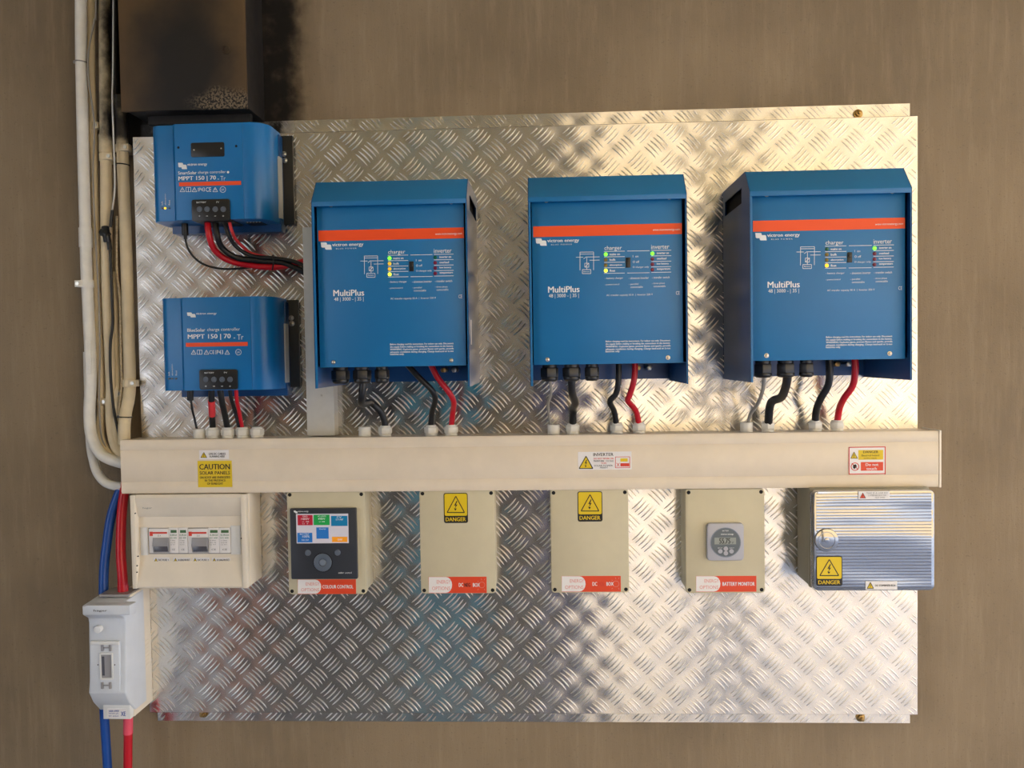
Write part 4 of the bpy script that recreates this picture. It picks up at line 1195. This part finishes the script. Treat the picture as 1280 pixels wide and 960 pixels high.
# mains cables at the lower left
cable('mains_cable', [(153, 606, .03), (148, 618, .03), (139, 645, .035), (133.5, 680, .04), (130, 712, .045), (129.5, 750, .05)], .0092, 'blue_cable', 'thick blue cable between the trunking and the white fuse isolator')
cable('mains_cable', [(158, 600, .035), (155, 618, .035), (152, 645, .045), (151, 690, .055), (153, 720, .06), (154, 748, .06)], .0095, 'red', 'thick red cable between the trunking and the white fuse isolator',
      parts=[('cable_end_sleeve', [(153.6, 731, .06), (154, 747, .06)], .0103, 'red')])
cable('mains_cable', [(130, 885, .05), (131, 905, .05), (133, 935, .05), (136, 985, .05)], .0088, 'blue_cable', 'thick blue cable leaving the bottom of the white fuse isolator')
cable('mains_cable', [(160, 885, .055), (160.3, 905, .055), (160, 935, .055), (159.5, 985, .055)], .0084, 'red', 'thick red cable with a paler sleeve leaving the bottom of the white fuse isolator',
      parts=[('pale_red_sleeve', [(160.2, 894, .055), (160.2, 905, .055), (160.1, 917, .055)], .0092, 'pink_tape')])

# ================================================================== CONDUIT PIPES
def pipe(pts, r, m, label, clips=(), couplers=(), ties=(), extra=None):
    P = [at(p[0], p[1], p[2]) for p in pts]
    P3 = [(q[0], p[2], q[1]) for q, p in zip(P, pts)]
    t = thing('conduit_pipe', (P3[-1][0], -P3[-1][1], P3[-1][2]), label, 'pipe', 'white and cream conduit pipes down the left side')
    build('tube', MB().tube(P3, r, 16), M[m], t, smooth=True)
    def point(py):
        for (a, b) in zip(pts, pts[1:]):
            if a[1] <= py <= b[1]:
                f = (py - a[1]) / (b[1] - a[1]); return a[0] + (b[0] - a[0]) * f, a[2] + (b[2] - a[2]) * f
    for y0, y1 in couplers:
        xa_, da = point(y0); xb, db = point(y1)
        A, B = at(xa_, y0, da), at(xb, y1, db)
        build('coupler', MB().tube([(A[0], da, A[1]), (B[0], db, B[1])], r * 1.14, 20, 1), M[m], t, smooth=True)
    for yc, side in clips:
        xc, dc = point(yc); x, z = at(xc, yc, dc)
        g = MB().tube([(x, dc, z + .0075), (x, dc, z - .0075)], r * 1.16, 20, 1)
        sg = 1 if side > 0 else -1
        xa_, xb = sorted((x + sg * r * .3, x + sg * (r + .0075)))
        g.box(xa_, xb, dc - r * .2, dc + r * 1.2, z - .0066, z + .0066)
        g.box(x - r * .9, x + r * .9, -.036, dc, z - .007, z + .007)
        c_ = build('pipe_clip', g, M[m], t, bevel=.0006)
        sx = x + sg * (r + .0012)
        build('clip_screw', MB().disc(sx, z, .0036, dc + r * 1.2, dc + r * 1.2 + .0015, 14), M['steel'], c_, smooth=True)
    for yc in ties:
        xc, dc = point(yc); x, z = at(xc, yc, dc)
        n = 24; rg = []
        for k in range(n + 1):
            a = 2 * PI * k / n; rg.append((x + (r + .0007) * math.cos(a), dc + (r + .0007) * math.sin(a), z - .001 * math.cos(a)))
        build('cable_tie', MB().tube(rg, .0013, 6, 1).box(x - r - .004, x - r + .001, dc, dc + .004, z - .002, z + .003), M['black'] if yc > 100 else M['grey_cable'], t)
    return t
# right, nearest the plate
pipe([(150, 120, -.012), (152, 160, -.010), (153.6, 200, -.008), (157.3, 300, -.005), (160.5, 400, .0), (162.3, 470, .005), (161.5, 495, .012), (157.5, 515, .022), (155.5, 532, .032), (155.5, 556, .036)],
     .0116, 'pipe_cream', 'cream conduit pipe nearest the plate, blackened at its top, entering the trunking from above', clips=((186, 1), (479, 1)), ties=(206, 521))
pipe([(143.5, -225, -.018), (143.5, 40, -.018), (144, 90, -.018), (145, 150, -.020)], .0058, 'pipe_scorched', 'scorched brown pipe against the side of the burnt cabinet')
pipe([(130.5, -225, -.008), (131, 50, -.008), (131.6, 130, -.006), (132.6, 200, -.006), (133.2, 300, -.006), (135, 380, -.006), (137.2, 430, -.006), (139.5, 480, -.004), (139, 510, .0), (141, 540, .008), (147, 562, .02), (158, 574, .03)],
     .0112, 'pipe_cream', 'wide cream conduit pipe in the middle of the bunch, joined below the burnt cabinet', clips=((197, 1),), couplers=((169, 191),))
pipe([(142, 340, -.020), (145, 420, -.016), (147.5, 470, -.012), (147, 505, -.004), (145, 535, .008), (149, 560, .02), (160, 568, .03)],
     .0088, 'pipe_cream', 'cream conduit pipe with a threaded coupler just left of the trunking end', clips=((492, 1),), couplers=((484, 499),))
pipe([(113.5, -225, -.020), (114, 60, -.020), (116, 140, -.018), (118.5, 240, -.016), (121.5, 340, -.014), (124.5, 430, -.012), (127, 500, -.010), (125.5, 530, -.004), (127, 550, .006), (136, 566, .02), (156, 580, .03)],
     .0078, 'pipe_cream', 'slim cream conduit pipe just right of the outermost white pipe', clips=((158, 1), (502, 1)), couplers=((162, 186),))
pipe([(110, 440, -.022), (112, 520, -.016), (113.5, 555, -.004), (117, 575, .006), (122, 591, .016), (132, 603, .024), (146, 607.5, .030), (160, 608, .034)],
     .0092, 'pipe', 'white bent pipe looping lowest into the left end of the trunking')
p1 = pipe([(101, -225, .0), (101.3, 30, .0), (102.3, 110, .0), (104.3, 200, .0), (106.8, 290, .0), (108, 335, .0), (110.6, 390, .0), (113.4, 450, .0), (113.6, 480, .002), (111.8, 515, .008), (114, 543, .018), (122, 562, .028), (134, 572.5, .036), (157, 580, .04)],
     .0112, 'pipe', 'outermost white conduit pipe bending at its foot into the trunking end', clips=((355, -1),), couplers=((285, 309),), ties=(78,))
x, z = at(114.2, 447, .0)
g = MB()
for k in range(9):
    zz = at(0, 0, 0)[1] * 0 + z + .028 - k * .007; g.box(x - .002 + .002 * (k * .02), x + .002, .0118, .0131, zz - .0015, zz + .0012)
build('embossed_marks', g, M['pipe'], p1)
g = MB().rrect(x - .0058, x + .0058, z - .034, z + .036, .0085, .0123, .003)
build('moulded_tag', g, M['pipe'], p1, bevel=.0006)
# loose wires among the pipes
cable('telephone_wire', [(121, -225, .006), (120, 0, .006), (118, 25, .006), (113, 50, .008), (110.2, 72, .01), (111, 100, .006), (115, 130, .002), (118, 160, .0), (116.5, 220, -.002), (119, 290, -.002), (123.5, 370, -.002), (125, 440, .0), (124, 500, .004), (127, 545, .012), (134, 562, .022)],
      .0017, 'grey_cable', 'thin pale wire snaking down beside the outermost white pipe', 'cable')
cable('sensor_wire', [(142.5, -225, .006), (141.5, 60, .006), (140.5, 120, .008), (141.5, 160, .010), (143, 200, .012), (143.5, 235, .012), (140.5, 262, .012)], .0017, 'gland', 'thin white wire ending in a black plug left of the cream pipes',
      parts=[('plug', [(140.4, 263, .012), (139.4, 272, .012), (138.2, 284, .012)], .0032, 'black')])
cable('sensor_lead', [(137.5, 300, .010), (138.5, 330, .010), (140.5, 380, .010), (141, 405, .010), (138, 430, .012), (138.3, 470, .014), (142, 510, .02), (147, 535, .028), (152, 556, .034)], .0028, 'rubber', 'black lead running down over the cream pipes to the trunking end',
      parts=[('inline_connector', [(128.5, 290, .012), (132, 292, .016), (134.5, 295, .016)], .0085, 'black'), ('inline_connector', [(131.5, 284, .013), (133, 294, .016), (134.5, 302, .013)], .0075, 'black'),
             ('plug', [(136, 301, .010), (137.5, 312, .010)], .0045, 'black')])
cable('flexible_wire', [(146, 270, .0), (145.5, 320, .0), (146.5, 345, .0), (150, 375, .0), (151, 410, .0), (151.5, 450, .004), (152.5, 478, .008), (150, 505, .014), (149, 530, .022), (152, 556, .03)], .0026, 'tan_cable', 'tan ribbed wire between the two right-hand cream pipes')
